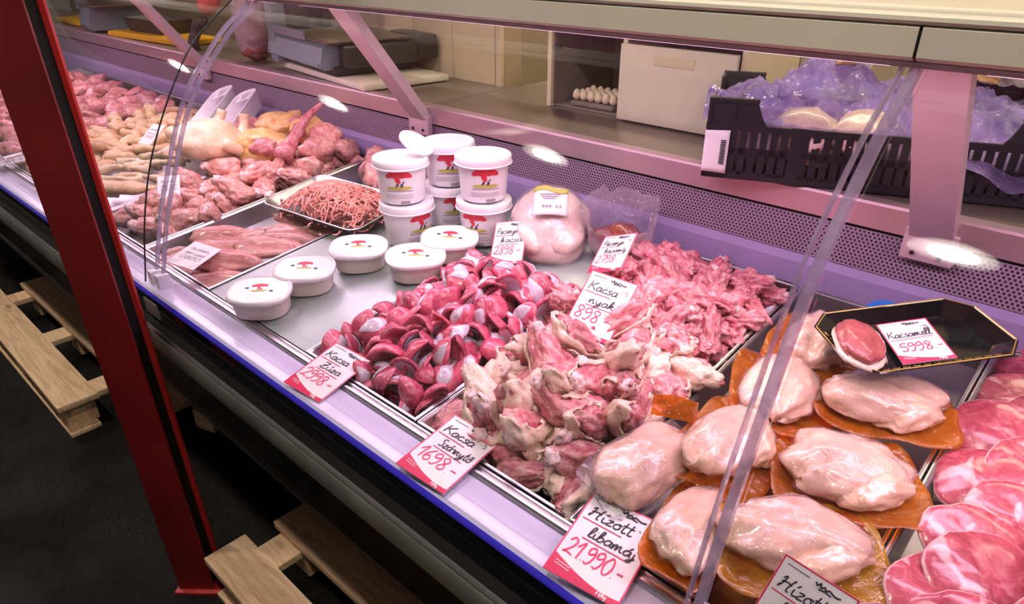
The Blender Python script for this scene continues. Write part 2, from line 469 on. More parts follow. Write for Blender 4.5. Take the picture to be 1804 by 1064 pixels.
M['apron'] = plain('dark_apron', (.035, .015, .04), .7)
M['hair'] = plain('brown_hair', (.04, .022, .012), .6, bmp=.5, bscale=120)
M['eye'] = plain('eye_white', (.8, .8, .8), .2)
M['lamp_shade'] = plain('lamp_shade', (.5, .5, .5), .4)
M['lamp_glow'] = plain('lamp_glow', (1, 1, 1), .5, emit=(1.0, .90, .78), estr=330)
M['tube_glow'] = plain('tube_glow', (1, 1, 1), .5, emit=TUBE, estr=6)

# ------------------------------------------------------------------ the hall
tag(MB().box(-9, 3, -2.5, 4.2, -.06, 0).build('floor', M['asphalt'], smooth=False), kind='structure')
wb = tag(MB().box(-9, 3, 2.75, 2.85, 0, 3.2).build('wall_back', M['plaster'], smooth=False), kind='structure')
tag(MB().box(-9, 3, -2.5, 4.2, 3.2, 3.26).build('ceiling', M['plaster'], smooth=False), kind='structure')
# tiled partition behind the worktop, every tile its own piece
wt = tag(MB().box(-2.55, -1.625, 1.70, 1.80, 0, 2.2).build('wall_partition', M['grout'], smooth=False), kind='structure')
tw, th = .20, .25
tm = MB().box(-tw/2+.0012, tw/2-.0012, -.006, .004, -th/2+.0012, th/2-.0012, bev=.0015).mesh('tile', M['tile'])
te = MB().box(-.012, .012, -.008, .008, -th/2+.0012, th/2-.0012, bev=.002).mesh('edge_tile', M['tile'])
for r_ in range(5):
    for k in range(4):
        link('tile', tm, wt, (-1.74 - k*tw, 1.697, .985 + .25 + (r_-1)*th))
    link('edge_tile', te, wt, (-1.622, 1.694, .985 + .25 + (r_-1)*th))

# worktop behind the case
w = thing('worktop', 'long brown-grey steel worktop behind the display case', 'worktop', (0, 0, 0))
wt_m = MB().box(-6.2, -1.575, 1.352, 1.697, 1.10, 1.13, bev=.002).build('worktop_sheet', M['worktop'], w)
MB().box(-1.571, 1.3, 1.352, 1.95, 1.10, 1.13, bev=.002).build('worktop_sheet', M['worktop'], w)
MB().box(-6.2, 1.3, 1.36, 1.68, .0, 1.10).build('worktop_base', M['black_matt'], w, smooth=False)

# ------------------------------------------------------------------ the refrigerated display case
XL, XR = -5.3, 1.05
JOINTS = (-3.0, -1.575, -0.215)
case = thing('display_case', 'long refrigerated meat display case with curved glass front', 'display case', (0, 0, .145))
def cb(mb, name, mat, **kw):
    o = mb.build(name, mat, case, **kw); o.location = (0, 0, -.145); return o
# white price rail on top of the front edge, blue edge strip, black fascia, grey bumper, kick panel
cb(MB().prism([(.486, .838), (.483, .846), (.488, .8505), (.543, .852), (.548, .849), (.548, .825), (.486, .825)], XL, XR), 'price_rail', M['rail_white'])
cb(MB().prism([(.4785, .836), (.479, .841), (.483, .8468), (.487, .843), (.487, .836)], XL, XR), 'blue_edge_strip', M['blue_edge'])
cb(MB().prism([(.484, .770), (.481, .80), (.4795, .838), (.50, .838), (.52, .770)], XL, XR), 'fascia', M['black_gloss'])
bp = [(.50, .700), (.470, .702), (.463, .707), (.4585, .716), (.4570, .758), (.459, .767), (.464, .772), (.50, .772)]
cb(MB().prism(bp, XL, XR), 'bumper_rail', M['bumper'])
cb(MB().prism([(.4580, .7655), (.4600, .7710), (.4635, .7740), (.4650, .7725), (.4620, .7700), (.4605, .7655)], XL, XR), 'bumper_highlight', M['steel'])  # thin steel strip added as the highlight along the bumper's top edge
cb(MB().box(XL, XR, .465, .485, .7722, .7730), 'bumper_ledge', M['black_matt'], smooth=False)
cb(MB().prism([(.50, .702), (.50, .77), (.72, .77), (.72, .60)], XL, XR), 'case_belly', M['black_matt'], smooth=False)
cb(MB().box(XL, XR, .70, 1.33, .165, .80), 'kick_panel', M['black_gloss'], smooth=False)
cb(MB().box(XL, XR, .694, .712, .145, .166), 'kick_trim', M['steel'], smooth=False)
# steel lip in front of the trays (double step)
cb(MB().prism([(.548, .832), (.548, .8545), (.5505, .8575), (.5545, .8575), (.557, .8535), (.560, .853), (.5625, .8565), (.566, .8565), (.568, .852), (.568, .832)], XL, XR), 'steel_lip', M['steel'])
# deck floor under the trays
cb(MB().prism([(.55, .772), (1.33, .866), (1.33, .846), (.55, .752)], XL, XR), 'deck_pan', M['tray_dark'], smooth=False)
# rear: lilac upstand, perforated air panel, dark gap, brushed rail
cb(MB().prism([(1.312, .85), (1.312, .985), (1.319, 1.004), (1.34, 1.004), (1.34, .85)], XL, XR), 'rear_upstand', M['lilac_wall'], smooth=False)
cb(MB().prism([(1.3165, 1.003), (1.3285, 1.076), (1.3385, 1.076), (1.3385, 1.003)], XL, XR), 'air_panel', M['perf'], smooth=False)
cb(MB().box(XL, XR, 1.3325, 1.345, 1.074, 1.088), 'shadow_gap', M['gap'], smooth=False)
cb(MB().prism([(1.334, 1.082), (1.322, 1.084), (1.320, 1.128), (1.323, 1.1325), (1.350, 1.1335), (1.35, 1.082)], XL, XR), 'rear_rail', M['back_rail'])
# struts carrying the canopy
for i, x in enumerate((-2.91, -1.575, -0.232)):
    a = Vector((x, 1.335, 1.095)); b = Vector((x, 1.065, 1.445))
    d = (b - a).normalized(); n = Vector((0, d.z, -d.y))
    w2 = .034
    vs = [];
    for p in (a, b):
        for sx, sn in ((-1, 0), (-1, 1), (-.55, 1.0), (.55, 1.0), (1, 1), (1, 0)):
            vs.append(p + Vector((sx*w2, 0, 0)) - n*(sn*.026 - .0))
    fs = [(k, (k+1) % 6, 6+(k+1) % 6, 6+k) for k in range(6)] + [(5,4,3,2,1,0), (6,7,8,9,10,11)]
    st = cb(MB().add(vs, fs), 'canopy_strut', M['strut'], smooth=False)
    br = MB().box(x-.042, x+.042, 1.303, 1.322, 1.052, 1.108, bev=.003).build('foot_bracket', M['strut'], st)
    for sx in (-.022, .022):
        MB().lathe([(.004, 0), (.004, .003), (.001, .0035)], 10, M=Matrix.Translation((x+sx, 1.302, 1.066)) @ Matrix.Rotation(R(90), 4, 'X')).build('bolt', M['rubber'], st)
# canopy: hollow metal hood in sections with dark joints
cprof = [(.828, 1.441), (.8255, 1.444), (.826, 1.472), (.829, 1.4738), (.90, 1.4745), (1.15, 1.475), (1.15, 1.432), (.86, 1.434)]
ends = [XL, -3.0, -1.575, -0.208, XR]
for a, b in zip(ends[:-1], ends[1:]):
    cb(MB().prism(cprof, a+.0018, b-.0018), 'canopy_section', M['canopy'])
cb(MB().prism([(.845, 1.4385), (.832, 1.4425), (.8295, 1.446), (.830, 1.472), (1.14, 1.473), (1.14, 1.436)], XL+.01, XR-.01), 'canopy_core', M['gap'])
cb(MB().prism([(.831, 1.4738), (.8255, 1.4755), (.8235, 1.4785), (.8245, 1.4825), (.829, 1.4845), (.842, 1.4852), (.846, 1.4885), (.858, 1.491), (1.05, 1.495), (1.20, 1.495), (1.20, 1.44), (1.155, 1.44), (1.155, 1.4738)], XL, XR), 'canopy_top_rail', M['canopy'])
cb(MB().prism([(.840, 1.432), (.8385, 1.438), (.844, 1.439), (.862, 1.4345), (.862, 1.431)], XL, XR), 'glass_channel', M['strut'])
for x0, x1 in zip(ends[:-1], ends[1:]):
    cb(MB().tube([(x0+.05, .935, 1.4245), (x1-.05, .935, 1.4245)], .006, 10), 'lamp_tube', M['tube_glow'])
# curved front glass
GP = [(.511, .851), (.5355, .941), (.560, 1.018), (.593, 1.099), (.6335, 1.193), (.679, 1.270), (.7315, 1.3295), (.7805, 1.378), (.826, 1.410), (.852, 1.434)]
gp = [(p.x, p.y) for p in cat_rom([(a, b, 0) for a, b in GP], 8)]
def glass_profile(off):
    out = []
    for i, (y, z) in enumerate(gp):
        a = gp[max(i-1, 0)]; b = gp[min(i+1, len(gp)-1)]
        t = Vector((b[0]-a[0], b[1]-a[1])).normalized()
        out.append((y - t.y*off, z + t.x*off))
    return out
def glass_panel(x0, x1):
    o1 = glass_profile(0.0); o2 = glass_profile(.0055)
    mb = MB().prism(o1 + o2[::-1], x0, x1)
    return cb(mb, 'glass_panel', M['glass'], auto=30)
gl = [XL, -3.0, -1.5635, -.210, XR]
for a, b in zip(gl[:-1], gl[1:]): glass_panel(a+.013, b-.013)
def edge_bar(x, wx, off0, off1, mat, name='glass_edge_bar'):
    o1 = glass_profile(off0); o2 = glass_profile(off1)
    return cb(MB().prism(o1 + o2[::-1], x-wx/2, x+wx/2), name, mat, auto=30)
for x in (-1.580, -1.547): edge_bar(x, .007, -.001, .0065, M['acrylic'])
for x, wx in ((-.2215, .003), (-.2075, .0105)): edge_bar(x, wx, -.003, .0075, M['acrylic'])
for x in (-3.01, -2.98): edge_bar(x, .010, -.003, .009, M['acrylic'])
# black rubber seal bowing out in front of the left glass panel
sl = [(.826, 1.436), (.722, 1.357), (.6615, 1.2805), (.601, 1.18), (.558, 1.087), (.5236, .977), (.501, .872), (.486, .80), (.482, .755)]
cb(MB().tube([(-1.612, p.x, p.y) for p in cat_rom([(a, b, 0) for a, b in sl], 6)], .0019, 8), 'rubber_seal', M['rubber'])
for x in (-1.581, -1.545):
    cp = cb(MB().box(x-.011, x+.011, .497, .524, .850, .885, bev=.003), 'glass_clip', M['clip'])
    MB().box(x-.016, x-.011, .505, .518, .852, .868, bev=.001).build('clip_tab', M['clip'], cp)
cb(MB().box(-1.60, -1.53, .4785, .4815, .785, .822, bev=.0008), 'fascia_plate', M['bumper'])

# ------------------------------------------------------------------ trays and the flat steel sheet in the case
def tray(name, label, x0, x1, y0, y1, depth=.05, mat='steel', h=0.004, group=None):
    L = (y1-y0)/math.cos(TILT)
    t = thing(name, label, 'tray', (x0, y0, deckz(y0)+h), (TILT, 0, 0), group)
    W = x1-x0; th_ = .0016; q = .012
    def ring(i, z): return [(i, i, z), (W-i, i, z), (W-i, L-i, z), (i, L-i, z)]
    rings = [ring(0, -.003), ring(0, 0), ring(.004, .0008), ring(.006, -.002), ring(q, -depth), ring(q+.02, -depth-.001)]
    vs = []; fs = []
    for r_ in rings: vs += r_
    for a in range(len(rings)-1):
        for k in range(4): fs.append((a*4+k, a*4+(k+1) % 4, a*4+4+(k+1) % 4, a*4+4+k))
    n = len(rings)*4
    fs.append((n-4, n-3, n-2, n-1))
    # outside skin
    r2 = [ring(.0045, -.004), ring(q-.002, -depth-.002)]
    b = len(vs)
    for r_ in r2: vs += r_
    for k in range(4): fs.append((b+k, b+4+k, b+4+(k+1) % 4, b+(k+1) % 4)); fs.append((k, b+k, b+(k+1) % 4, (k+1) % 4))
    fs.append((b+7, b+6, b+5, b+4))
    me = MB().add(vs, fs).mesh('pan', M[mat], smooth=False)
    link('pan', me, t)
    mb = MB().tube([(0, 0, 0), (W, 0, 0), (W, L, 0), (0, L, 0), (0, 0, 0)], .0022, 6)
    mb.build('rolled_rim', M['steel'], t)
    return t
tray('meat_tray', 'steel tray of marbled pork slices at right edge', -.088, .36, .572, 1.300, mat='tray_dark')
tray('meat_tray', 'dark tray holding vacuum packed fat livers', -.422, -.094, .572, 1.300, mat='tray_dark')
tray('meat_tray', 'deep steel tray under duck wing roots and necks', -.737, -.430, .572, 1.300, mat='steel')
tray('meat_tray', 'steel tray heaped with dark red duck gizzards', -1.060, -.745, .572, 1.045, mat='steel')
tray('meat_tray', 'steel tray of flat skinless fillets beside round tubs', -1.800, -1.456, .572, 1.300, mat='steel')
tray('meat_tray', 'steel tray of skinned thighs with white knuckles', -2.145, -1.812, .572, 1.300, mat='steel')
tray('meat_tray', 'tray under whole chicken and chicken feet', -2.535, -2.155, .572, 1.300, mat='steel')
tray('meat_tray', 'tray of tan chicken wings behind red post', -3.02, -2.545, .572, 1.300, mat='steel')
tray('meat_tray', 'far left tray of pink red meat chunks', -4.35, -3.04, .572, 1.300, mat='steel')
sh = thing('steel_sheet', 'flat bare steel sheet under the white tubs', 'sheet', (-1.452, .572, deckz(.572)+.002), (TILT, 0, 0))
MB().box(0, .388, 0, .735, -.006, 0, bev=.0012).build('sheet_plate', M['deck_steel'], sh)
MB().box(.3885, .70, .482, .735, -.006, 0, bev=.0012).build('sheet_plate', M['deck_steel'], sh)

# ------------------------------------------------------------------ red steel post and pallets in front
post = thing('steel_post', 'dark red painted steel channel post in the foreground', 'post', (-1.527, .418, 0), (0, 0, 0))
post.rotation_mode = 'QUATERNION'
post.rotation_quaternion = Vector((0, 0, 1)).rotation_difference(Vector((-.0257, -.0238, 1)).normalized()) @ Euler((0, 0, R(40))).to_quaternion()
post.scale = (.74, .72, 1)
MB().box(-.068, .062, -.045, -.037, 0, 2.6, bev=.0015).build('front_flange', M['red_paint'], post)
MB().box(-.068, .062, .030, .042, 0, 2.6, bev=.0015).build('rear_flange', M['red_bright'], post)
MB().box(-.055, .046, -.037, .030, 0, 2.6).build('shadowed_web', M['black_matt'], post, smooth=False)  # web coloured black for the shadow in the recess between the flanges
MB().box(-.080, .085, -.062, .058, 0, .010, bev=.002).build('base_plate', M['red_bright'], post)

def pallet(label, x0, x1, boards, hz=.14, blocks=(0.08, .5, .92)):
    p = thing('wooden_pallet', label, 'pallet', ((x0+x1)/2, .55, 0))
    ox, oy = (x0+x1)/2, .55
    for i, (a, b, y0, y1) in enumerate(boards):
        o = MB().box(-(b-a)/2, (b-a)/2, -(y1-y0)/2, (y1-y0)/2, -.011, .011, bev=.003).build('plank', M['wood'], p)
        o.location = ((a+b)/2-ox, (y0+y1)/2-oy, hz-.011); o.rotation_euler = (0, 0, R((-.4, .3, -.2, .2)[i % 4]))
    ys = [b[2] for b in boards] + [b[3] for b in boards]
    for t in blocks:
        xx = x0 + (x1-x0)*t
        o = MB().box(-.05, .05, -(max(ys)-min(ys))/2+.01, (max(ys)-min(ys))/2-.01, -.011, .011, bev=.002).build('cross_board', M['wood'], p)
        o.location = (xx-ox, (max(ys)+min(ys))/2-oy, hz-.0335)
        for y in (min(ys)+.07, (min(ys)+max(ys))/2, max(ys)-.07):
            o = MB().box(-.05, .05, -.05, .05, -.04, .04, bev=.002).build('block', M['wood'], p)
            o.location = (xx-ox, y-oy, hz-.045-.04+.001)
    for y in (min(ys)+.06, max(ys)-.06):
        o = MB().box(-(x1-x0)/2+.01, (x1-x0)/2-.01, -.05, .05, -.0075, .0075, bev=.002).build('skid', M['wood'], p)
        o.location = (0, y-oy, .0085)
    return p
pallet('pale wooden pallet in the right foreground under the case', -1.463, -.26, [(-1.463, -.26, .41, .525), (-1.448, -.26, .606, .715), (-1.46, -.26, .80, .92)])
pallet('weathered wooden pallet at the left beyond the red post', -3.66, -2.45, [(-3.66, -2.45, .383, .515), (-3.66, -2.17, .600, .735), (-3.66, -2.45, .82, .94)])
tag(MB().box(-.045, .045, -.05, .05, 0, .075, bev=.003).build('wood_block', M['wood'], None, loc=(-2.18, .78, 0), rot=(0, 0, .3)), 'small pale wood block lying behind red post', 'block')

# ------------------------------------------------------------------ ceiling lamps over the customers' aisle (seen mirrored in the glass)
for i, x in enumerate((1.24, -.34, -1.92, -3.50, -5.46)):
    l = thing('ceiling_lamp', 'round ceiling lamp hanging %s in the row above the aisle' % ('first', 'second', 'third', 'fourth', 'last')[i], 'lamp', (x, -.065, 2.8), group='ceiling lamps over the aisle')
    MB().lathe([(.02, .4), (.02, .12), (.10, .06), (.13, .0), (.125, .0), (.09, .055), (.015, .11)], 24).build('shade', M['lamp_shade'], l)
    MB().lathe([(.02, .03), (.06, .025), (.070, .008), (.06, -.004), (.01, -.01)], 24).build('bulb', M['lamp_glow'], l)

# ------------------------------------------------------------------ price cards: stroke handwriting
G = {
 'K': (.62, [[(.05,1),(.02,.5),(.0,0)], [(.55,1),(.1,.48)], [(.1,.5),(.3,.35),(.58,0)]]),
 'H': (.75, [[(.0,.75),(.15,.95),(.12,.4),(.0,.05),(.05,.3)], [(.62,1),(.5,.5),(.48,.05),(.62,.02)], [(.02,.5),(.35,.6),(.6,.5)]]),
 'P': (.55, [[(.05,.95),(.05,.5),(.0,0)], [(.0,.85),(.3,1),(.5,.8),(.35,.55),(.08,.48)]]),
 'S': (.5, [[(.45,.9),(.25,1),(.08,.78),(.3,.5),(.38,.2),(.18,0),(.0,.12)]]),
 'Z': (.6, [[(.05,.95),(.5,.95),(.05,.02),(.58,.05)], [(.12,.5),(.45,.52)]]),
 'a': (.5, [[(.38,.44),(.18,.5),(.02,.24),(.14,.0),(.34,.16),(.4,.48),(.39,.1),(.52,.03)]]),
 'b': (.45, [[(.02,.1),(.2,.8),(.14,1),(.06,.8),(.06,.05),(.25,.0),(.38,.25),(.22,.45),(.08,.3)]]),
 'c': (.42, [[(.36,.42),(.2,.5),(.03,.25),(.16,.0),(.42,.1)]]),
 'd': (.5, [[(.38,.44),(.18,.5),(.02,.24),(.14,.0),(.34,.16),(.42,1),(.4,.1),(.52,.03)]]),
 'e': (.4, [[(.02,.22),(.3,.3),(.22,.5),(.05,.3),(.14,.0),(.4,.1)]]),
 'i': (.26, [[(.03,.46),(.05,.1),(.14,.0),(.27,.08)], [(.1,.68),(.12,.72)]]),
 'í': (.26, [[(.03,.46),(.05,.1),(.14,.0),(.27,.08)], [(.08,.65),(.2,.88)]]),
 'j': (.3, [[(.12,.46),(.14,-.2),(.02,-.42),(-.08,-.3),(.28,.05)], [(.14,.68),(.16,.72)]]),
 'k': (.48, [[(.02,.05),(.2,.85),(.12,1),(.06,.7),(.04,0)], [(.05,.2),(.25,.48),(.32,.36),(.1,.26),(.4,0)]]),
 'l': (.3, [[(.02,.05),(.22,.8),(.14,1),(.05,.75),(.08,.05),(.3,.06)]]),
 'm': (.7, [[(.02,.45),(.04,.0),(.12,.4),(.22,.48),(.26,.0),(.34,.4),(.46,.48),(.5,.08),(.68,.04)]]),
 'n': (.5, [[(.02,.45),(.04,.0),(.12,.4),(.26,.48),(.32,.08),(.48,.04)]]),
 'o': (.45, [[(.25,.5),(.05,.35),(.06,.08),(.25,.0),(.38,.22),(.25,.5),(.46,.44)]]),
 'ő': (.45, [[(.25,.5),(.05,.35),(.06,.08),(.25,.0),(.38,.22),(.25,.5),(.46,.44)], [(.14,.62),(.24,.82)], [(.28,.62),(.38,.82)]]),
 'r': (.36, [[(.02,.4),(.1,.5),(.12,.42),(.3,.46),(.24,.1),(.36,.04)]]),
 's': (.38, [[(.34,.44),(.2,.5),(.08,.40),(.18,.27),(.32,.14),(.18,.0),(.02,.06)]]),
 't': (.34, [[(.14,.95),(.1,.1),(.2,.0),(.34,.08)], [(-.02,.6),(.3,.62)]]),
 'u': (.5, [[(.02,.46),(.05,.1),(.18,.0),(.34,.14),(.38,.48),(.38,.08),(.5,.03)]]),
 'ú': (.5, [[(.02,.46),(.05,.1),(.18,.0),(.34,.14),(.38,.48),(.38,.08),(.5,.03)], [(.2,.62),(.34,.85)]]),
 'y': (.48, [[(.02,.46),(.08,.1),(.22,.08),(.36,.48),(.3,-.25),(.12,-.42),(.04,-.25),(.46,.05)]]),
 'z': (.42, [[(.04,.45),(.34,.47),(.04,.02),(.4,.04)]]),
 'á': (.5, [[(.38,.44),(.18,.5),(.02,.24),(.14,.0),(.34,.16),(.4,.48),(.39,.1),(.52,.03)], [(.24,.62),(.36,.85)]]),
 '0': (.55, [[(.28,1),(.05,.6),(.12,.08),(.32,.0),(.5,.4),(.42,.9),(.24,1)]]),
 '1': (.42, [[(.02,.6),(.32,1),(.28,.5),(.26,0)]]),
 '2': (.58, [[(.05,.75),(.25,1),(.46,.78),(.3,.35),(.02,.02),(.2,.1),(.56,.0)]]),
 '5': (.52, [[(.48,.98),(.14,.96),(.08,.55),(.32,.6),(.46,.3),(.28,.0),(.02,.1)]]),
 '6': (.52, [[(.42,1),(.12,.6),(.06,.2),(.24,.0),(.44,.2),(.3,.45),(.08,.3)]]),
 '7': (.5, [[(.02,.95),(.48,.98),(.2,.0)], [(.12,.5),(.42,.54)]]),
 '8': (.54, [[(.42,.88),(.22,1),(.08,.78),(.42,.28),(.28,.0),(.06,.18),(.36,.62),(.44,.86)]]),
 '9': (.52, [[(.44,.7),(.3,1),(.06,.85),(.12,.55),(.42,.7),(.4,.3),(.22,.0),(.06,.08)]]),
 '.': (.2, [[(.08,.02),(.11,.05)]]), '-': (.45, [[(.08,.4),(.42,.42)]]), ' ': (.3, []), '/': (.3, [[(.0,0),(.3,1)]]), 'F': (.5, [[(.05,1),(.0,0)], [(.05,1),(.5,1)], [(.03,.5),(.35,.5)]]), 't2': (.3, []), 'g': (.48, [[(.36,.44),(.18,.5),(.02,.24),(.14,.02),(.34,.16),(.4,.48),(.3,-.3),(.1,-.36)]]),
}
def ribbon(mb, pts, w, z):
    P = [Vector((p[0], p[1])) for p in pts]
    if len(P) < 2: return
    vs = []; fs = []
    for i, p in enumerate(P):
        t = P[min(i+1, len(P)-1)] - P[max(i-1, 0)]
        if t.length < 1e-9: t = Vector((1, 0))
        t.normalize(); n = Vector((-t.y, t.x))*w/2
        vs += [(p.x+n.x, p.y+n.y, z), (p.x-n.x, p.y-n.y, z)]
    for i in range(len(P)-1): fs.append((2*i, 2*i+1, 2*i+3, 2*i+2))
    mb.add(vs, fs)
def text_w(s, h, sp): return sum(G[c][0]*h*sp for c in s)
def write(mb, s, x, y, h, w, z, slant=.12, width=None, rise=0.0):
    sp = 1.0
    if width: sp = width/max(text_w(s, h, 1.0), 1e-6)
    cx = x
    for c in s:
        adv, st = G[c]
        for k in st:
            pts = cat_rom([(cx + (px + py*slant)*h*sp, y + py*h + rise*(cx-x), 0) for px, py in k], 4)
            ribbon(mb, pts, w, z)
        cx += adv*h*sp
    return cx
def price_card(label, w, loc, rot, l1, l2, price, style=0):
    h = w*1.41
    t = thing('price_card', label, 'price card', loc, tuple(R(a) for a in rot), 'handwritten price cards')
    MB().box(-w/2, w/2, 0, h, -.0010, .0, bev=.0).build('card', M['card'], t, smooth=False)
    z1, z2, z3 = .0003, .0005, .0008
    b = w*.022
    mb = MB()
    for (x0, x1, y0, y1) in ((-w/2, w/2, h-b, h), (-w/2, w/2, 0, b), (-w/2, -w/2+b, b, h-b), (w/2-b, w/2, b, h-b)):
        mb.box(x0, x1, y0, y1, 0, z1)
    mb.build('red_border', M['card_red'], t, smooth=False)
    poly = [(-w/2, 0), (w/2, 0)]
    for k in range(13):
        u = 1-k/12
        poly.append((-w/2+u*w, h*(.215 - .155*math.sin(u*math.pi*.62))))
    MB().slab(poly, 0, z2).build('red_band', M['card_red'], t, smooth=False)
    mb = MB()
    write(mb, 'Ft/kg', w*.20, h*.018, h*.045, w*.012, z3)
    for k in range(2):
        ribbon(mb, [(-w*.42 + i*w*.03, h*(.135-.03*k) - i*w*.004 + (i % 2)*w*.008) for i in range(8)], w*.010, z3)
    tag(mb.build('band_print', M['paper'], t, smooth=False), kind='stuff')
    mb = MB()
    lw = w*.020
    if l2:
        write(mb, l1, -w*.40, h*.705, h*.135, lw, z3, width=min(w*.62, w*.155*len(l1)+w*.02))
        write(mb, l2, -w*.26, h*.500, h*.125, lw, z3, width=min(w*.66, w*.135*len(l2)))
    else:
        write(mb, l1, -w*.44, h*.60, h*.16, lw, z3, width=w*.84)
    # printed name line and small sprig at the top right
    ribbon(mb, [(-w*.42, h*.935), (-w*.12, h*.932)], w*.010, z3)
    ribbon(mb, cat_rom([(-w*.03, h*.935, 0), (0, h*.91, 0), (w*.03, h*.945, 0), (w*.05, h*.905, 0), (w*.09, h*.93, 0), (w*.12, h*.90, 0), (w*.15, h*.925, 0), (w*.24, h*.905, 0), (w*.31, h*.915, 0)], 3), w*.024, z3)
    ribbon(mb, [(w*.03, h*.885), (w*.12, h*.895), (w*.2, h*.885)], w*.02, z3)
    mb.build('black_writing', M['ink'], t, smooth=False)
    mb = MB()
    ribbon(mb, cat_rom([(w*.33, h*.80, 0), (w*.37, h*.83, 0), (w*.40, h*.79, 0), (w*.36, h*.77, 0)], 3), w*.022, z3)
    ribbon(mb, [(w*.27, h*.81), (w*.30, h*.80)], w*.02, z3)
    mb.build('sprig_print', M['logo_green' if style else 'print_grey'], t, smooth=False)
    mb = MB()
    if price:
        pw = min(w*.80, w*.145*len(price)+w*.02)
        write(mb, price, -w*.42 if l2 else -w*.36, h*.24 if l2 else h*.27, h*.19, lw*1.15, z3, width=pw, slant=.05, rise=-.04)
    if l2:
        ribbon(mb, [(-w*.44, h*.665), (w*.12, h*.655)], lw*.8, z3)
        ribbon(mb, [(-w*.30, h*.462), (w*.30, h*.448)], lw*.8, z3)
    else:
        ribbon(mb, [(-w*.44, h*.545), (w*.40, h*.56)], lw*.8, z3)
    mb.build('red_writing', M['marker_red'], t, smooth=False)
    return t
price_card('price card Kacsa Zúza lying on rail before the gizzards', .09, (-.949, .489, .857), (9, 5.5, 8.3), 'Kacsa', 'Zúza', '2998.-')
price_card('price card Kacsa Szárnytő lying on rail before the wing roots', .094, (-.628, .481, .862), (4.5, 5, 5.6), 'Kacsa', 'Szárnytő', '1698.-')
price_card('price card Hízott libamáj 21.990 on rail before the livers', .10, (-.339, .483, .866), (5.5, 5.4, 10.6), 'Hízott', 'libamáj', '21.990.-', 1)
price_card('price card Hízott ka standing at bottom edge of photo', .082, (-.129, .533, .866), (54.3, 17, 11.3), 'Hízott', 'kacsa', '', 1)
price_card('price card Kacsa nyak 898 stuck in front of the necks', .091, (-.627, .863, .936), (34.5, 5.6, 12), 'Kacsa', 'nyak', '898.-')
price_card('price card Pecsenye kacsa 2898 leaning before the packed duck', .078, (-.947, 1.001, .930), (38.4, -12.5, 22.9), 'Pecsenye', 'kacsa', '2898.-')
price_card('price card Pecsenye kacsamáj 2798 before the bag of dark livers', .076, (-.711, 1.029, .978), (24, -19.5, 7.8), 'Pecsenye', 'kacsamáj', '2798')
price_card('price card Kacsamell 5998 lying on the black foam tray', .072, (-.139, 1.024, 1.019), (5.1, -12.3, 38.7), 'Kacsamell', '', '5998.-')

# ------------------------------------------------------------------ tubs and buckets with printed labels
def cyl_patch(mb, polys, rfun, ang0, zc):
    """flat print wrapped on a round wall: polys in metres (x right, y up)"""
    for pl in polys:
        sub = []
        for k in range(len(pl)):
            a, b = pl[k], pl[(k+1) % len(pl)]
            m_ = max(1, int(math.hypot(b[0]-a[0], b[1]-a[1])/.004))
            sub += [(a[0]+(b[0]-a[0])*t/m_, a[1]+(b[1]-a[1])*t/m_) for t in range(m_)]
        pl = sub; n = len(pl)
        cx = sum(p[0] for p in pl)/n; cy = sum(p[1] for p in pl)/n
        vs = []
        F = (1, .75, .5, .25)
        for f in F:
            for (x, y) in pl:
                x, y = cx+(x-cx)*f, cy+(y-cy)*f
                r = rfun(zc+y) + .0007; a = ang0 + x/r
                vs.append((r*math.cos(a), r*math.sin(a), zc+y))
        r = rfun(zc+cy)+.0007; a = ang0 + cx/r
        vs.append((r*math.cos(a), r*math.sin(a), zc+cy))
        fs = []
        for q in range(len(F)-1):
            for i in range(n): fs.append((q*n+i, q*n+(i+1) % n, (q+1)*n+(i+1) % n, (q+1)*n+i))
        o = (len(F)-1)*n
        fs += [(o+i, o+(i+1) % n, len(vs)-1) for i in range(n)]
        mb.add(vs, fs)
def ell(cx, cy, a, b, n=14): return [(cx+a*math.cos(2*math.pi*k/n), cy+b*math.sin(2*math.pi*k/n)) for k in range(n)]
def umbrella(s):
    top = [(s*.5*math.cos(math.pi*k/12), s*.30*math.sin(math.pi*k/12)) for k in range(13)]
    bot = [(-s*.5+s*k/8, -(.03*s if k % 2 else 0)) for k in range(1, 8)]
    return top + bot
def label_polys(s):
    red = [[(x, y+.33*s) for x, y in umbrella(s)], [(-.16*s, .33*s), (.03*s, .33*s), (.06*s, .12*s), (-.02*s, .05*s), (-.14*s, .2*s)]]
    dark = [ell(-.07*s, .02*s, .045*s, .07*s, 8), ell(.10*s, .02*s, .05*s, .075*s, 8), ell(.16*s, .13*s, .035*s, .04*s, 8), ell(-.12*s, -.05*s, .03*s, .04*s, 8), ell(.07*s, -.06*s, .06*s, .03*s, 8)]
    green = [ell(0, -.12*s, .48*s, .085*s)]
    grey = [[(-.5*s, -.27*s), (.5*s, -.27*s), (.5*s, -.235*s), (-.5*s, -.235*s)]]
    for k in range(3): grey.append([(-.55*s, -(.42+.07*k)*s), (.5*s, -(.42+.07*k)*s), (.5*s, -(.405+.07*k)*s), (-.55*s, -(.405+.07*k)*s)])
    date = [[(.02*s, -.80*s), (.36*s, -.80*s), (.36*s, -.68*s), (.02*s, -.68*s)]]
    return red, dark, green, grey, date
BH = .092
def bucket_r(z): return .0435 + (.0495-.0435)*(z/BH)
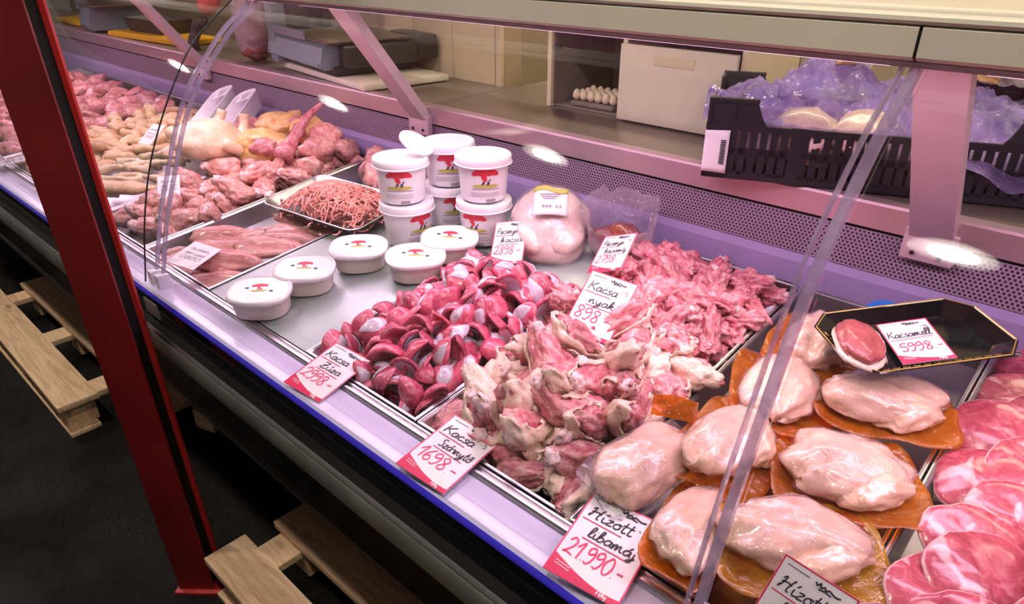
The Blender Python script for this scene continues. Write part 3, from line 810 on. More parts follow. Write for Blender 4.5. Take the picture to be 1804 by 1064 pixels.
def bucket(label, loc, face, open_lid=False):
    t = thing('plastic_bucket', label, 'bucket', loc, (0, 0, 0), 'round white plastic buckets')
    t.scale = (1.19, 1.19, 1.05)
    prof = [(.040, 0), (.0425, .002), (.0435, .006)] + [(bucket_r(z), z) for z in (.02, .05, .078)] + [(.0505, .080), (.0505, BH), (.049, BH)]
    MB().lathe(prof, 40).build('bucket_body', M['white_plastic'], t)
    lid = MB().lathe([(.0500, .078), (.0535, .078), (.0545, .080), (.0545, .094), (.0530, .0965), (.0505, .097), (.0490, .0945), (.001, .0935)], 40).build('lid', M['lid_white'], t)
    MB().lathe([(.0555, .0785), (.0562, .080), (.0555, .0815)], 40).build('lid_rim', M['lid_white'], lid)
    red, dark, green, grey, date = label_polys(.053)
    a = face
    for nm, pl, m in (('red_print', red, 'logo_red'), ('dark_print', dark, 'logo_dark'), ('green_print', green, 'logo_green'), ('grey_print', grey, 'print_grey')):
        mb = MB(); cyl_patch(mb, pl, bucket_r, a, .046)
        mb.build(nm, M[m], t, smooth=False)
    mb = MB(); cyl_patch(mb, date, bucket_r, a, .046); mb.build('date_print', M['print_grey'], t, smooth=False)
    return t
def bk(x, y, lvl): return (x, y, deckz(y)+.006 + lvl*.1025)
CA = -.78   # angle that faces the customer
bucket('bottom bucket at left of the bucket stack, label turned right', bk(-1.250, .985, 0), CA+.75)
bucket('bottom bucket at the rear of the bucket stack', bk(-1.243, 1.113, 0), CA+.35)
bucket('bottom bucket at right of the bucket stack, label turned left', bk(-1.100, 1.092, 0), CA-.45)
bucket('top bucket at left of the stack with loose lid on it', bk(-1.262, .985, 1), CA+.0)
bucket('top bucket at the rear of the bucket stack', bk(-1.243, 1.116, 1), CA+.1)
bucket('top bucket at right of the bucket stack', bk(-1.104, 1.096, 1), CA+.08)
ld = thing('loose_lid', 'loose white lid tilted on the top left bucket', 'lid', (-1.243, 1.018, deckz(.99)+.2335), (R(22), R(30), R(40)))
MB().lathe([(.004, 0), (.034, .0), (.037, .002), (.037, .006), (.035, .007), (.033, .003), (.002, .0028)], 28, sx=1.15, sy=.85).build('lid_disc', M['lid_white'], ld)

def oval_tub(label, loc, rz, lrz=0.0):
    t = thing('oval_tub', label, 'tub', loc, (TILT, 0, rz), 'oval tubs of spread with printed lids')
    t.scale = (1.17, 1.17, 1.15)
    MB().lathe([(.040, 0), (.044, .003), (.0475, .032), (.0485, .038)], 40, power=2.6, sx=1.06, sy=.86).build('tub_body', M['tub'], t)
    lid = MB().lathe([(.0480, .036), (.0525, .036), (.0532, .038), (.0528, .042), (.0505, .0445), (.0480, .0452), (.0465, .0437), (.001, .0437)], 40, power=2.6, sx=1.06, sy=.86).build('lid', M['tub_lid'], t)
    red, dark, green, grey, date = label_polys(.030)
    for nm, pl, m in (('red_print', red, 'logo_red'), ('dark_print', dark + [ell(-.022, .006, .004, .003, 7), ell(.022, -.006, .004, .003, 7)], 'logo_dark'), ('green_print', green, 'logo_green')):
        mb = MB()
        for p in pl: mb.slab(p, .0436, .0443)
        o = mb.build(nm, M[m], lid, smooth=False); o.rotation_euler = (0, 0, lrz)
    return t
for lb, x, y, rz, lr in (('oval tub nearest the price rail, blank print side turned away', -1.243, .612, .72, .1),
                         ('second oval tub from the rail, beside the fillet tray', -1.246, .722, .80, 0),
                         ('third oval tub from the rail, in front of the left bucket', -1.228, .852, .85, 0),
                         ('oval tub in front of the buckets nearest the gizzards', -1.085, .898, .95, -.15),
                         ('oval tub touching the bottom right bucket', -1.085, 1.000, .80, -.15)):
    oval_tub(lb, (x-.022, y-.012, deckz(y-.012)+.0065), rz, lr)

# ------------------------------------------------------------------ organic shapes
def ico(sub):
    bm = bmesh.new(); bmesh.ops.create_icosphere(bm, subdivisions=sub, radius=1)
    bm.verts.ensure_lookup_table()
    v = [x.co.copy() for x in bm.verts]; f = [tuple(q.index for q in p.verts) for p in bm.faces]
    bm.free(); return v, f
ICO = {k: ico(k) for k in (2, 3, 4)}
def nz(p, s): return noise.noise(Vector((p[0]+s*7.31, p[1]-s*3.17, p[2]+s*1.91)))
def blob(seed, dims, sub=3, amp=.15, freq=1.6, fine=.0, ffreq=6.0, fn=None, mb=None, M_=None):
    v, f = ICO[sub]
    out = []
    for p in v:
        d = 1 + amp*2*nz(p*freq, seed) + amp*nz(p*freq*2.2, seed+5)
        if fine: d += fine*nz(p*ffreq, seed+9)
        q = Vector((p.x*d*dims[0], p.y*d*dims[1], p.z*d*dims[2]))
        if fn: q = fn(q, p)
        out.append(q)
    mb = mb or MB()
    return mb.add(out, f, M=M_)
def limb(seed, path, radii, n=14, amp=.12, freq=40, seg=5, mb=None, M_=None, sq=None):
    P = cat_rom(path, seg)
    k = len(path)-1
    rr = []
    for i in range(len(P)):
        u = i/(len(P)-1)*k; a = min(int(u), k-1); t = u-a; t = t*t*(3-2*t)
        rr.append(radii[a]*(1-t)+radii[a+1]*t)
    e = .35
    tmp = MB().tube(P, rr, n, caps=True, sq=sq)
    vs = []
    ctr = [P[min(i//n, len(P)-1)] for i in range(len(tmp.v))]
    for i, p in enumerate(tmp.v):
        p = Vector(p); c = ctr[i]
        d = 1 + amp*2*nz(p*freq, seed) + amp*nz(p*freq*2.3, seed+3)
        vs.append(c + (p-c)*d)
    mb = mb or MB()
    return mb.add(vs, tmp.f, M=M_)
def pile(n, x0, x1, y0, y1, r, mound, floor, seed, overlap=.80, tries=14, keep=None):
    rnd = random.Random(seed); out = []
    c = 2*r*overlap
    for i in range(n):
        best = None
        for k in range(tries):
            x = rnd.uniform(x0, x1); y = rnd.uniform(y0, y1)
            if keep and not keep(x, y): continue
            z = floor(x, y)
            for (a, b, d) in out:
                q = (a-x)**2 + (b-y)**2
                if q < c*c: z = max(z, d + math.sqrt(c*c-q)*.8)
            cost = z - floor(x, y) - mound(x, y)
            if best is None or cost < best[0]: best = (cost, x, y, z)
        if best and best[0] < .006: out.append(best[1:])
    return out
def scatter(protos, spots, label, cat, group, seed, tilt=.5, yaw=None, smin=.88, smax=1.12):
    rnd = random.Random(seed); used = set(); res = []
    for i, (x, y, z) in enumerate(spots):
        k = rnd.randrange(len(protos))
        if k in used: o = copy_tree(protos[k])
        else: used.add(k); o = protos[k]
        o.location = (x, y, z)
        yw = rnd.uniform(-math.pi, math.pi) if yaw is None else yaw + rnd.uniform(-.7, .7)
        o.rotation_euler = Euler((rnd.uniform(-tilt, tilt), rnd.uniform(-tilt, tilt), yw))
        s = rnd.uniform(smin, smax); o.scale = (s, s, s)
        tag(o, label, cat, group); res.append(o)
    for k, p in enumerate(protos):
        if k not in used:
            for ch in list(p.children): bpy.data.objects.remove(ch)
            bpy.data.objects.remove(p)
    return res

# ------------------------------------------------------------------ duck gizzards: clam-like halves, red muscle and silvery lining
def gizzard_proto(seed):
    rnd = random.Random(seed)
    a, b, c = rnd.uniform(.027, .034), rnd.uniform(.020, .026), rnd.uniform(.012, .019)
    pin = rnd.uniform(.15, .40); tw = rnd.uniform(-.4, .4); NT, NR = 26, 8
    def shape(x, y, k, top=0.0):          # k=1 outer dome, k<0 hollow cut face
        r2 = min(1, x*x+y*y)
        z = c*k*(1-r2)**(.55 if k > 0 else .8) + top
        z += -.55*c*x*x + .16*c*nz((x*1.5, y*1.5, 0), seed) + .05*c*nz((x*3.5, y*3.5, 2), seed) + tw*.022*x*y
        w = 1 + .14*nz((x*1.3, y*1.3, 3), seed)
        return Vector((a*x*w*(1+.10*abs(x)), b*y*w*(1-pin*x*x-.12*x), z))
    vs = []; fs = []
    rings = [(math.sin(math.pi/2*k/NR), 1.0) for k in range(1, NR+1)] + [(.90, -.06), (.70, .10), (.35, .22)]
    vs.append(shape(0, 0, 1))
    for (r, k_) in rings:
        for k in range(NT):
            t = 2*math.pi*k/NT
            vs.append(shape(r*math.cos(t), r*math.sin(t), k_, -.002 if k_ < .9 else 0))
    vs.append(shape(0, 0, .26, -.002))
    for k in range(NT): fs.append((0, 1+k, 1+(k+1) % NT))
    for q in range(len(rings)-1):
        for k in range(NT):
            fs.append((1+q*NT+k, 1+(q+1)*NT+k, 1+(q+1)*NT+(k+1) % NT, 1+q*NT+(k+1) % NT))
    L = 1+(len(rings)-1)*NT
    for k in range(NT): fs.append((L+k, len(vs)-1, L+(k+1) % NT))
    o = MB().add(vs, fs).build('gizzard', M['gizzard'], auto=None)
    # leaf-shaped silvery sheath lying on the dome
    sides = ((1,), (-1,), (1,), ())[seed % 4]
    for sd in sides:
        y0 = sd*rnd.uniform(.34, .50); wd_ = rnd.uniform(.42, .56); sk = rnd.uniform(-.3, .3); x_0 = rnd.uniform(-.12, .12); xl_ = rnd.uniform(1.5, 1.8)
        def leaf(u, v):
            t_ = (u-.5)*2; x = x_0 + t_*xl_*.5; y = y0 + sk*x + (v-.5)*2*wd_*max(0, 1-t_*t_)**.8*(1+.3*nz((x*2.5, sd, v*.5), seed+4))
            q = math.hypot(x, y)
            if q > .985: x, y = x/q*.985, y/q*.985
            p = shape(x, y, 1)
            e = min(1, min(u, 1-u)*8)*min(1, min(v, 1-v)*5)
            return p*(1 + .015 + .035*e) + Vector((0, 0, .0006))
        MB().grid(leaf, 14, 8).build('silvery_sheath', M['membrane'], o, auto=None)
    if seed % 2 == 0:      # pale lining spread over the hollow cut face
        def inner(u, v):
            t = u*2*math.pi; r = .02+.80*v
            p = shape(r*math.cos(t)*(1+.12*nz((math.cos(t)*2, math.sin(t)*2, 1), seed)), r*math.sin(t)*.9, .27*(1-v*v)-.02, -.0032)
            return p
        MB().grid(inner, 22, 5).build('silvery_lining', M['membrane'], o, auto=None)
    return o
gz = [gizzard_proto(s) for s in range(12)]
CARDS = ((-.949, .489, .856, .05, .135), (-.628, .481, .862, .055, .14), (-.339, .483, .866, .06, .15), (-.627, .863, .936, .052, .11), (-.947, 1.001, .93, .045, .09), (-.711, 1.029, .978, .045, .10))
def clear_cards(spots, r):
    out = []
    for (x, y, z) in spots:
        ok = True
        for i, (cx, cy, cz, hw, ln) in enumerate(CARDS):
            sl = (.16, .08, .10, .69, .79, .45)[i]
            if abs(x-cx-.01) < hw+r*.5 and cy-r*.8 < y < cy+ln*.82+r*.3 and z+r*.75 > cz+sl*max(0, y-cy): ok = False
        if ok: out.append((x, y, z))
    return out
def gm(x, y):
    u = min(1, min(x+1.06, -.745-x)/.10); v = min(1, min(y-.572, 1.06-y)/.12)
    return .062*max(0, u)**.6*max(0, v)**.6
sp = clear_cards(pile(270, -1.038, -.758, .592, 1.045, .0215, gm, lambda x, y: deckz(y)-.020, 3, .80, 22), .020)
scatter(gz, sp, 'dark red duck gizzard half heaped in the tray behind card Kacsa Zúza', 'gizzard', 'duck gizzards in the tray', 5, tilt=1.5, smin=.85, smax=1.2)

# ------------------------------------------------------------------ duck necks
def neck_proto(seed):
    rnd = random.Random(seed+50)
    L = rnd.uniform(.040, .052); bd = rnd.uniform(-.016, .016)
    def fn(q, p):
        u = p.x
        ridge = 1 + .16*math.sin(u*9+seed) * (1 if p.z > -.3 else .3)
        return Vector((q.x, q.y*ridge + bd*(u*u-.3), q.z*ridge + .004*math.sin(u*4+seed)))
    o = blob(seed+20, (L, .0215, .0195), 4, .20, 1.5, .30, 4.2, fn).build('duck_neck', M['neck'], auto=None)
    if seed % 2: blob(seed+90, (.009, .0105, .009), 3, .3, 2, .2, 5, M_=Matrix.Translation((L*.86, bd*.7, .002))).build('vertebra', M['bone'], o, auto=None)
    return o
nk = [neck_proto(s) for s in range(9)]
def nm(x, y):
    return .058*min(1, max(0, (1.30-y)/.10))**.7*min(1, max(0, min(x+.737+.05, -.425-x)/.07))**.6 + .012*max(0, 1.05-y)/.15
sp = clear_cards(pile(120, -.725, -.458, .93, 1.268, .0265, nm, lambda x, y: deckz(y)-.018, 8, .76, 20), .026)
scatter(nk, sp, 'raw pink duck neck piece heaped behind card Kacsa nyak', 'duck neck', 'duck necks in the tray', 9, tilt=.6)

# ------------------------------------------------------------------ duck wing roots with skin flaps and knuckles
def wing_proto(seed):
    rnd = random.Random(seed+70)
    L = rnd.uniform(.046, .064); r0 = rnd.uniform(.026, .034)
    bend = rnd.uniform(.004, .022)
    def fn(q, p):
        t = (p.x+1)/2
        k = 1.12 - .62*t**1.3
        return Vector((q.x, q.y*k, q.z*k + bend*(p.x*p.x-.4)))
    o = blob(seed+30, (L, r0, r0*.86), 4, .16, 1.5, .22, 4.5, fn).build('wing_root', M['wing_flesh'], auto=None)
    blob(seed+60, (.0115, .0135, .0115), 3, .28, 1.8, .2, 5, M_=Matrix.Translation((L*.84, 0, bend*.45))).build('knuckle', M['bone'], o, auto=None)
    # skin: loose shell wrapped round the thick end and hanging past it
    v, f = ICO[4]
    keep = {}
    vs = []; fs = []
    th = rnd.uniform(-.12, .12); yaw = rnd.uniform(0, 6.28)
    ax = Vector((-.35, math.cos(yaw), math.sin(yaw))).normalized()
    def on(p): return p.dot(ax)*.8 + .45*nz(p*2.2, seed+11) > .12+th
    def put(i):
        if i in keep: return keep[i]
        p = v[i]
        d = 1 + .32*nz(p*1.5, seed+30) + .16*nz(p*3.3, seed+35)
        q = fn(Vector((p.x*d*L, p.y*d*r0, p.z*d*r0*.86)), p)
        edge = max(0, .62 - (p.dot(ax)*.8 + .45*nz(p*2.2, seed+11)))
        q = q + q.normalized()*(.0042 + .0095*edge*(1+1.4*nz(p*5, seed+3)) + .0030*nz(p*7, seed+1))
        keep[i] = len(vs); vs.append(q); return keep[i]
    for t in f:
        if all(on(v[i]) for i in t): fs.append(tuple(put(i) for i in t))
    if fs:
        me = MB().add(vs, fs).mesh('skin_flap', M['wing_skin'], auto=None)
        s = link('skin_flap', me, o)
        md = s.modifiers.new('thickness', 'SOLIDIFY'); md.thickness = .0030; md.offset = -1
    return o
wg = [wing_proto(s) for s in range(10)]
def wm(x, y):
    u = min(1, max(0, min(x+.735, -.425-x)/.10))**.6
    return u*(.085*min(1, max(0, y-.565)/.20)**.8)
sp = clear_cards(pile(90, -.708, -.448, .605, .955, .0350, wm, lambda x, y: deckz(y)-.014, 21, .70, 22), .035)
scatter(wg, sp, 'raw duck wing root with pale skin heaped behind card Kacsa Szárnytő', 'duck wing', 'duck wing roots in the tray', 22, tilt=.9)

# ------------------------------------------------------------------ fat livers in amber vacuum pouches
def liver_pack(label, loc, rot, L=.085, W=.047, H=.026, amber='amber', grow=(.018, .016), lobe=True, seed=1, slim=False):
    W *= 1.12; H *= 1.05; grow = (grow[0]*.75, grow[1]*.6)
    t = thing('liver_pack', label, 'packed liver', loc, rot, 'vacuum packed fat livers')
    rnd = random.Random(seed)
    tap = rnd.uniform(.12, .28); cy_ = rnd.uniform(-.35, .35); cs_ = rnd.uniform(-.7, .7)
    def crs(p): return (.42*H*math.exp(-((p.y-cy_-cs_*p.x)/.10)**2)*max(0, min(1, .5-p.x*.9)) + .06*H*math.sin(p.y*9+p.x*5+seed)) if p.z > 0 else 0
    def fn(q, p):
        z = q.z if q.z > 0 else q.z*.45
        k = 1 - tap*p.x
        z -= crs(p)
        return Vector((q.x, q.y*k + .006*math.sin(p.x*2.2+seed), z*(1-.2*p.x)))
    Tz = Matrix.Translation((0, 0, H*.45))
    blob(seed, (L, W, H), 4, .11, 1.3, .05, 4, fn, M_=Tz).build('liver', M['liver'], t, auto=None)
    if lobe:
        blob(seed+4, (L*.58, W*.50, H*.78), 4, .14, 1.4, .06, 4, lambda q, p: Vector((q.x, q.y*(1-.3*p.x), q.z if q.z > 0 else q.z*.5)), M_=Matrix.Translation((L*.30, -W*.62, H*.36)) @ Matrix.Rotation(.30, 4, 'Z')).build('small_lobe', M['liver'], t, auto=None)
    # pouch: crinkled rounded sheet, edges lifted
    gx, gy = L+grow[0], W+grow[1]+(W*.28 if lobe else 0)
    def sheet(u, v):
        a = (u-.5)*2; b = (v-.5)*2
        pw = 5.0
        m = max(abs(a), abs(b)) or 1
        rad = (abs(a)**pw+abs(b)**pw)**(1/pw)
        a2, b2 = a*m/rad if rad else 0, b*m/rad if rad else 0
        x = a2*gx*(1+.05*nz((a*1.6, b*1.6, 0), seed+2)); y = b2*gy*(1+.08*nz((a*1.8, b*1.8, 2), seed+3)) - (W*.12 if lobe else 0)
        z = .0015 + .012*max(0, m-.72)*(1.5+nz((a*2, b*2, 1), seed)*3) + .0022*nz((a*9, b*9, 1), seed+7)
        return (x, y, z)
    MB().grid(sheet, 30, 22, thick=.0008).build('pouch', M[amber], t, auto=None)
    # clear film hugging the liver
    def fn2(q, p):
        z = q.z if q.z > 0 else q.z*.40
        k = 1 - tap*p.x
        return Vector((q.x, q.y*k + .006*math.sin(p.x*2.2+seed), z*(1-.2*p.x)))
    blob(seed, (L*1.02, W*1.035, H*1.06), 4, .11, 1.3, .08, 5, fn2, M_=Tz).build('film', M['film'], t, auto=None)
    return t
def lp(x, y, h): return (x, y, deckz(y)-.028+h)
TX = TILT
liver_pack('fat liver pack lying nearest card Hízott libamáj, pale and slim', lp(-.384, .690, .050), (TX+.18, -.05, R(78)), .088, .044, .030, 'film', (.012, .010), False, 1)
liver_pack('slim pale liver pack between card and glass joint', lp(-.280, .640, .046), (TX+.06, .05, R(100)), .084, .036, .026, 'amber', (.014, .012), False, 2)
liver_pack('liver pack with amber rim left of the glass joint', lp(-.315, .792, .056), (TX, -.08, R(92)), .088, .043, .032, 'amber', (.016, .015), True, 3)
liver_pack('large liver pack crossing behind the glass joint', lp(-.312, .935, .060), (TX, .0, R(112)), .090, .046, .031, 'amber', (.017, .015), True, 4)
liver_pack('rear liver pack partly under the black foam tray', lp(-.318, 1.075, .062), (TX, .0, R(98)), .088, .044, .030, 'amber', (.015, .013), True, 5)
liver_pack('liver pack right below the black foam tray', lp(-.178, 1.005, .058), (TX+.05, .05, R(28)), .088, .042, .031, 'amber', (.017, .014), True, 6)
liver_pack('wrinkled liver pack in the middle beside the pork slices', lp(-.170, .842, .052), (TX, .05, R(32)), .086, .048, .031, 'amber', (.018, .015), True, 7)
liver_pack('liver pack with gold rim behind card at bottom edge', lp(-.170, .690, .054), (TX, .03, R(38)), .092, .042, .033, 'gold', (.018, .016), True, 8)
# stiff amber card sticking up between the wing roots and the first pack
ac = tag(MB().grid(lambda u, v: ((u-.5)*.066, .004*math.sin(u*5)+.004*v, (v-.0)*.034*(1-.25*abs(u-.5))), 8, 4, thick=.0007).build('amber_card', M['amber'], None, loc=(-.395, .775, .925), rot=(R(-30), R(8), R(35))), 'bent amber plastic strip sticking up beside the wing roots', 'plastic strip')

# ------------------------------------------------------------------ marbled pork slices, shingled
def steak_mesh(seed):
    NT, rr = 30, (.0, .35, .65, .86, .97, 1.0)
    rnd = random.Random(seed)
    a, b = rnd.uniform(.066, .078), rnd.uniform(.050, .062)
    def rad(th): return 1 + .16*nz((math.cos(th)*1.1, math.sin(th)*1.1, 1), seed) + .10*nz((math.cos(th)*2.6, math.sin(th)*2.6, 4), seed+2)
    def zz(x, y): return .006*nz((x*1.6, y*1.6, 5), seed+4) - .010*(x*x+y*y)*.6 + .002*nz((x*6, y*6, 1), seed)
    vs = []; fs = []; ms = []
    for side in (1, -1):
        vs.append((0, 0, zz(0, 0) + side*.0065))
        for r in rr[1:]:
            for k in range(NT):
                th = 2*math.pi*k/NT; q = rad(th)*r
                x, y = math.cos(th)*q, math.sin(th)*q
                t = .0065*math.sqrt(max(0, 1-(r*.995)**6))
                vs.append((a*x, b*y, zz(x, y) + side*t))
    n1 = 1+NT*(len(rr)-1)
    mb = MB()
    for s_ in (0, 1):
        o = s_*n1
        for k in range(NT): fs.append((o, o+1+k, o+1+(k+1) % NT))
        for q in range(len(rr)-2):
            for k in range(NT): fs.append((o+1+q*NT+k, o+1+q*NT+(k+1) % NT, o+1+(q+1)*NT+(k+1) % NT, o+1+(q+1)*NT+k))
    L = (len(rr)-2)*NT
    for k in range(NT): fs.append((1+L+k, 1+L+(k+1) % NT, n1+1+L+(k+1) % NT, n1+1+L+k))
    mb.add(vs, fs)
    nf = len(fs); half = (nf-NT)//2
    for i in range(nf):
        if i >= nf-NT: mb.m[i] = 1
        else:
            j = i % half
            if j >= half-NT: mb.m[i] = 1
    return mb.mesh('pork_slice', [M['steak'], M['fat']], auto=None)
SM = [steak_mesh(s) for s in range(7)]
rnd = random.Random(4)
y = 1.265; row = 0
while y > .60:
    for c in range(3):
        x = -.018 + c*.125 + (row % 2)*.045 + rnd.uniform(-.012, .012)
        if x > .33: continue
        o = link('pork_slice', SM[rnd.randrange(7)], None, (x, y+rnd.uniform(-.012, .012), deckz(y)+.010+.012*(c % 2)+.014*min(1, max(0, x+.03)/.1)),
                 (TILT+R(rnd.uniform(14, 24)), R(rnd.uniform(-10, 8)), R(rnd.uniform(-50, 60))))
        s = rnd.uniform(.92, 1.1); o.scale = (s, s, s)
        tag(o, 'marbled pork slice in the %s row from the rear of the right tray, %s column' % (('first','second','third','fourth','fifth','sixth','seventh','eighth','ninth','tenth','eleventh','twelfth','thirteenth','fourteenth')[row], ('left','middle','right')[c]), 'pork slice', 'pork slices in the right tray')
    y -= .052; row += 1

# ------------------------------------------------------------------ black foam tray with one duck breast
ft = thing('foam_tray', 'black patterned foam tray resting across the liver packs', 'tray', (-.178, 1.078, 1.010), (R(5), R(-4), R(50)))
def octo(a, b, c): return [(-a+c, -b), (a-c, -b), (a, -b+c), (a, b-c), (a-c, b), (-a+c, b), (-a, b-c), (-a, -b+c)]
mb = MB(); prof = [(.128, .074, .030, .018), (.131, .077, .031, .0185), (.131, .077, .031, .0165), (.108, .056, .022, .001), (.105, .053, .022, -.001), (.109, .057, .022, -.001)]
prof = [(.106, .054, .022, -.0015), (.130, .076, .031, .0165), (.132, .078, .031, .0175), (.130, .076, .031, .0190), (.127, .073, .030, .0180), (.106, .054, .022, .0015)]
vs = []; fs = []
for (a, b, c, z) in prof: vs += [(x, y, z) for x, y in octo(a, b, c)]
for q in range(len(prof)-1):
    for k in range(8): fs.append((q*8+k, q*8+(k+1) % 8, q*8+8+(k+1) % 8, q*8+8+k))
fs += [tuple(range(7, -1, -1)), tuple(range(40, 48))]
mb.add(vs, fs).build('tray_shell', M['black_gloss'], ft, smooth=False)
MB().tube([(x, y, .0185) for x, y in octo(.1295, .0755, .031)] + [(-.0985, -.0755, .0185)], .0011, 6).build('gold_rim_line', M['gold_line'], ft)
mb = MB()
for k in range(12):
    t = -.085 + k*.0155
    mb.tube([(t, -.062, .0100), (t+.006, -.0655, .0118), (t+.010, -.0625, .0103)], .0008, 5)
for k in range(7):
    t = -.045 + k*.015
    mb.tube([(-.1145, t, .0090), (-.119, t+.005, .0122), (-.1155, t+.010, .0095)], .0008, 5)
tag(mb.build('gold_rim_pattern', M['gold_line'], ft), kind='stuff')
br = thing('duck_breast', 'single dark red duck breast on the black foam tray', 'duck breast', (-.232, 1.003, 1.030), (R(12), R(2), R(118)))
def fnb(q, p): return Vector((q.x, q.y*(1-.22*p.x), (q.z if q.z > 0 else q.z*.5) - .012*p.x*p.x))
blob(3, (.062, .034, .017), 4, .08, 1.3, .03, 5, fnb).build('meat', M['breast'], br, auto=None)
def fns(q, p): return Vector((q.x-.003, q.y*(1-.22*p.x), q.z*.5 - .0065 - .012*p.x*p.x))
blob(3, (.066, .0375, .012), 3, .10, 1.5, .05, 5, fns).build('skin_edge', M['wing_skin'], br, auto=None)
tag(MB().lathe([(.003, 0), (.028, .0), (.031, .002), (.031, .007), (.029, .008), (.002, .008)], 24).build('blue_lid', plain('blue_plastic', (.03, .22, .72), .35), None, loc=(-.262, 1.262, .955), rot=(R(18), 0, 0)), 'small bright blue lid behind the black foam tray', 'lid')

# ------------------------------------------------------------------ whole packed duck and bag of dark livers
dk = thing('packed_duck', 'whole pale duck vacuum packed, standing beside the buckets', 'packed duck', (-.900, 1.090, deckz(1.090)+.006), (R(-50), 0, R(38)))
def fnd(q, p):
    k = 1 - .14*max(0, p.z)**2 + .03*max(0, -p.z)
    sq_ = 1 + .10*abs(p.x*p.z)
    return Vector((q.x*k*sq_, q.y*(.95+.1*p.z) if q.y < 0 else q.y*.7, q.z*sq_))
T = Matrix.Translation((0, 0, .092))
blob(6, (.084, .060, .096), 4, .05, 1.2, .02, 5, fnd, M_=T).build('body', M['duck_skin'], dk, auto=None)
for s in (-1, 1):
    blob(8+s, (.038, .024, .046), 3, .08, 1.4, .03, 5, M_=Matrix.Translation((s*.036, -.026, .050)) @ Matrix.Rotation(s*.45, 4, 'Y')).build('leg', M['duck_skin'], dk, auto=None)
    blob(18+s, (.020, .018, .040), 3, .08, 1.4, .03, 5, M_=Matrix.Translation((s*.068, -.004, .115)) @ Matrix.Rotation(-s*.15, 4, 'Y')).build('wing', M['duck_skin'], dk, auto=None)
blob(6, (.0885, .0665, .102), 4, .05, 1.2, .05, 7, fnd, M_=T).build('film', M['film'], dk, auto=None)
def lb(u, v):
    x = (u-.5)*.078; z = .078 + v*.074
    yy = -.0625*math.sqrt(max(.05, 1-(x/.086)**2-((z-.092)/.108)**2)) - .0125
    return (x, yy, z)
lab = MB().grid(lb, 10, 10, thick=.0006).build('label', M['paper'], dk, auto=None)
def lb2(u, v):
    x = (u-.5)*.078; z = .139 + v*.015 + .006*math.sin(u*6.28)
    yy = -.0625*math.sqrt(max(.05, 1-(x/.086)**2-((z-.092)/.108)**2)) - .0138
    return (x, yy, z)
MB().grid(lb2, 10, 3, thick=.0005).build('yellow_print', M['logo_green'], lab, auto=None)
def lb3(x0, x1, z0, z1):
    def f(u, v):
        x = x0+(x1-x0)*u; z = z0+(z1-z0)*v
        return (x, -.0625*math.sqrt(max(.05, 1-(x/.086)**2-((z-.092)/.108)**2)) - .0138, z)
    return f
mb = MB()
for k in range(3): mb.grid(lb3(-.024+.004*k, .022-.006*k, .130-.006*k, .1325-.006*k), 6, 1, thick=.0004)
for (a, b) in ((-.018, -.012), (-.010, -.005), (-.003, .002), (.012, .016), (.020, .024)): mb.grid(lb3(a, b, .096, .101), 2, 1, thick=.0004)
tag(mb.build('label_print', M['print_grey'], lab, smooth=False), kind='stuff')

lv = thing('liver_bag', 'open clear bag of dark red livers behind the necks', 'bag', (-.800, 1.205, deckz(1.205)+.004), (0, 0, .5))
lv.scale = (1.2, 1.2, 1.25)
blob(41, (.050, .040, .026), 3, .16, 1.6, .08, 5, M_=Matrix.Translation((0, 0, .030))).build('livers', M['darkliver'], lv, auto=None)
def bagf(u, v):
    th = u*2*math.pi; r = 1 + .22*nz((math.cos(th)*2, math.sin(th)*2, v*2), 3) + .12*abs(nz((math.cos(th)*6, math.sin(th)*6, v*2), 5))
    prof = [(.2, .002), (.85, .006), (1.0, .03), (.98, .05), (1.02, .066), (1.13, .078), (1.16, .088)]
    k = v*(len(prof)-1); i = min(int(k), len(prof)-2); f = k-i
    rr = prof[i][0]*(1-f)+prof[i+1][0]*f; z = prof[i][1]*(1-f)+prof[i+1][1]*f
    return (.060*rr*r*math.cos(th), .050*rr*r*math.sin(th), z*(1+.25*math.sin(th)*v) + .022*v*nz((math.cos(th)*3, math.sin(th)*3, 7), 5))
MB().grid(bagf, 36, 14).build('clear_bag', M['film_pale'], lv, auto=None)

# ------------------------------------------------------------------ left side trays: fillets, mince, thighs
def fillet_mesh(seed):
    def fn(q, p): return Vector((q.x + .006*math.sin(p.x*2+seed), q.y*(1-.25*p.x), (q.z if q.z > 0 else q.z*.4)*(1+.3*math.sin(p.y*4+seed))))
    return blob(seed+7, (.085, .038, .020), 3, .12, 1.4, .10, 4.5, fn).mesh('fillet', M['fillet'], auto=None)
FM = [fillet_mesh(s) for s in range(5)]
fl = [(-1.70, .632, .75), (-1.63, .71, .9), (-1.55, .672, .7), (-1.645, .80, .8), (-1.545, .85, .65), (-1.525, .765, .7), (-1.52, .615, .75), (-1.72, .74, 1.0), (-1.60, .92, .8), (-1.50, .93, .7), (-1.62, .61, .5)]
for i, (x, y, a) in enumerate(fl):
    o = link('fillet', FM[i % 5], None, (x, y, deckz(y)-.020+.010*(i % 3)), (TILT+R(8), R((-6, 5, 2)[i % 3]), a))
    tag(o, 'flat skinless pink fillet ' + ['with its tip nearest the glass clip', 'under the middle of the dull card', 'second from the front along the tub side', 'in the middle of the tray', 'at the tub side before the mince tray', 'third from the front along the tub side', 'at the front corner beside the oval tubs', 'against the thigh tray wall', 'half under the mince tray, left one', 'half under the mince tray, right one', 'at the front rim beneath the dull card'][i], 'fillet', 'skinless fillets in the tray')

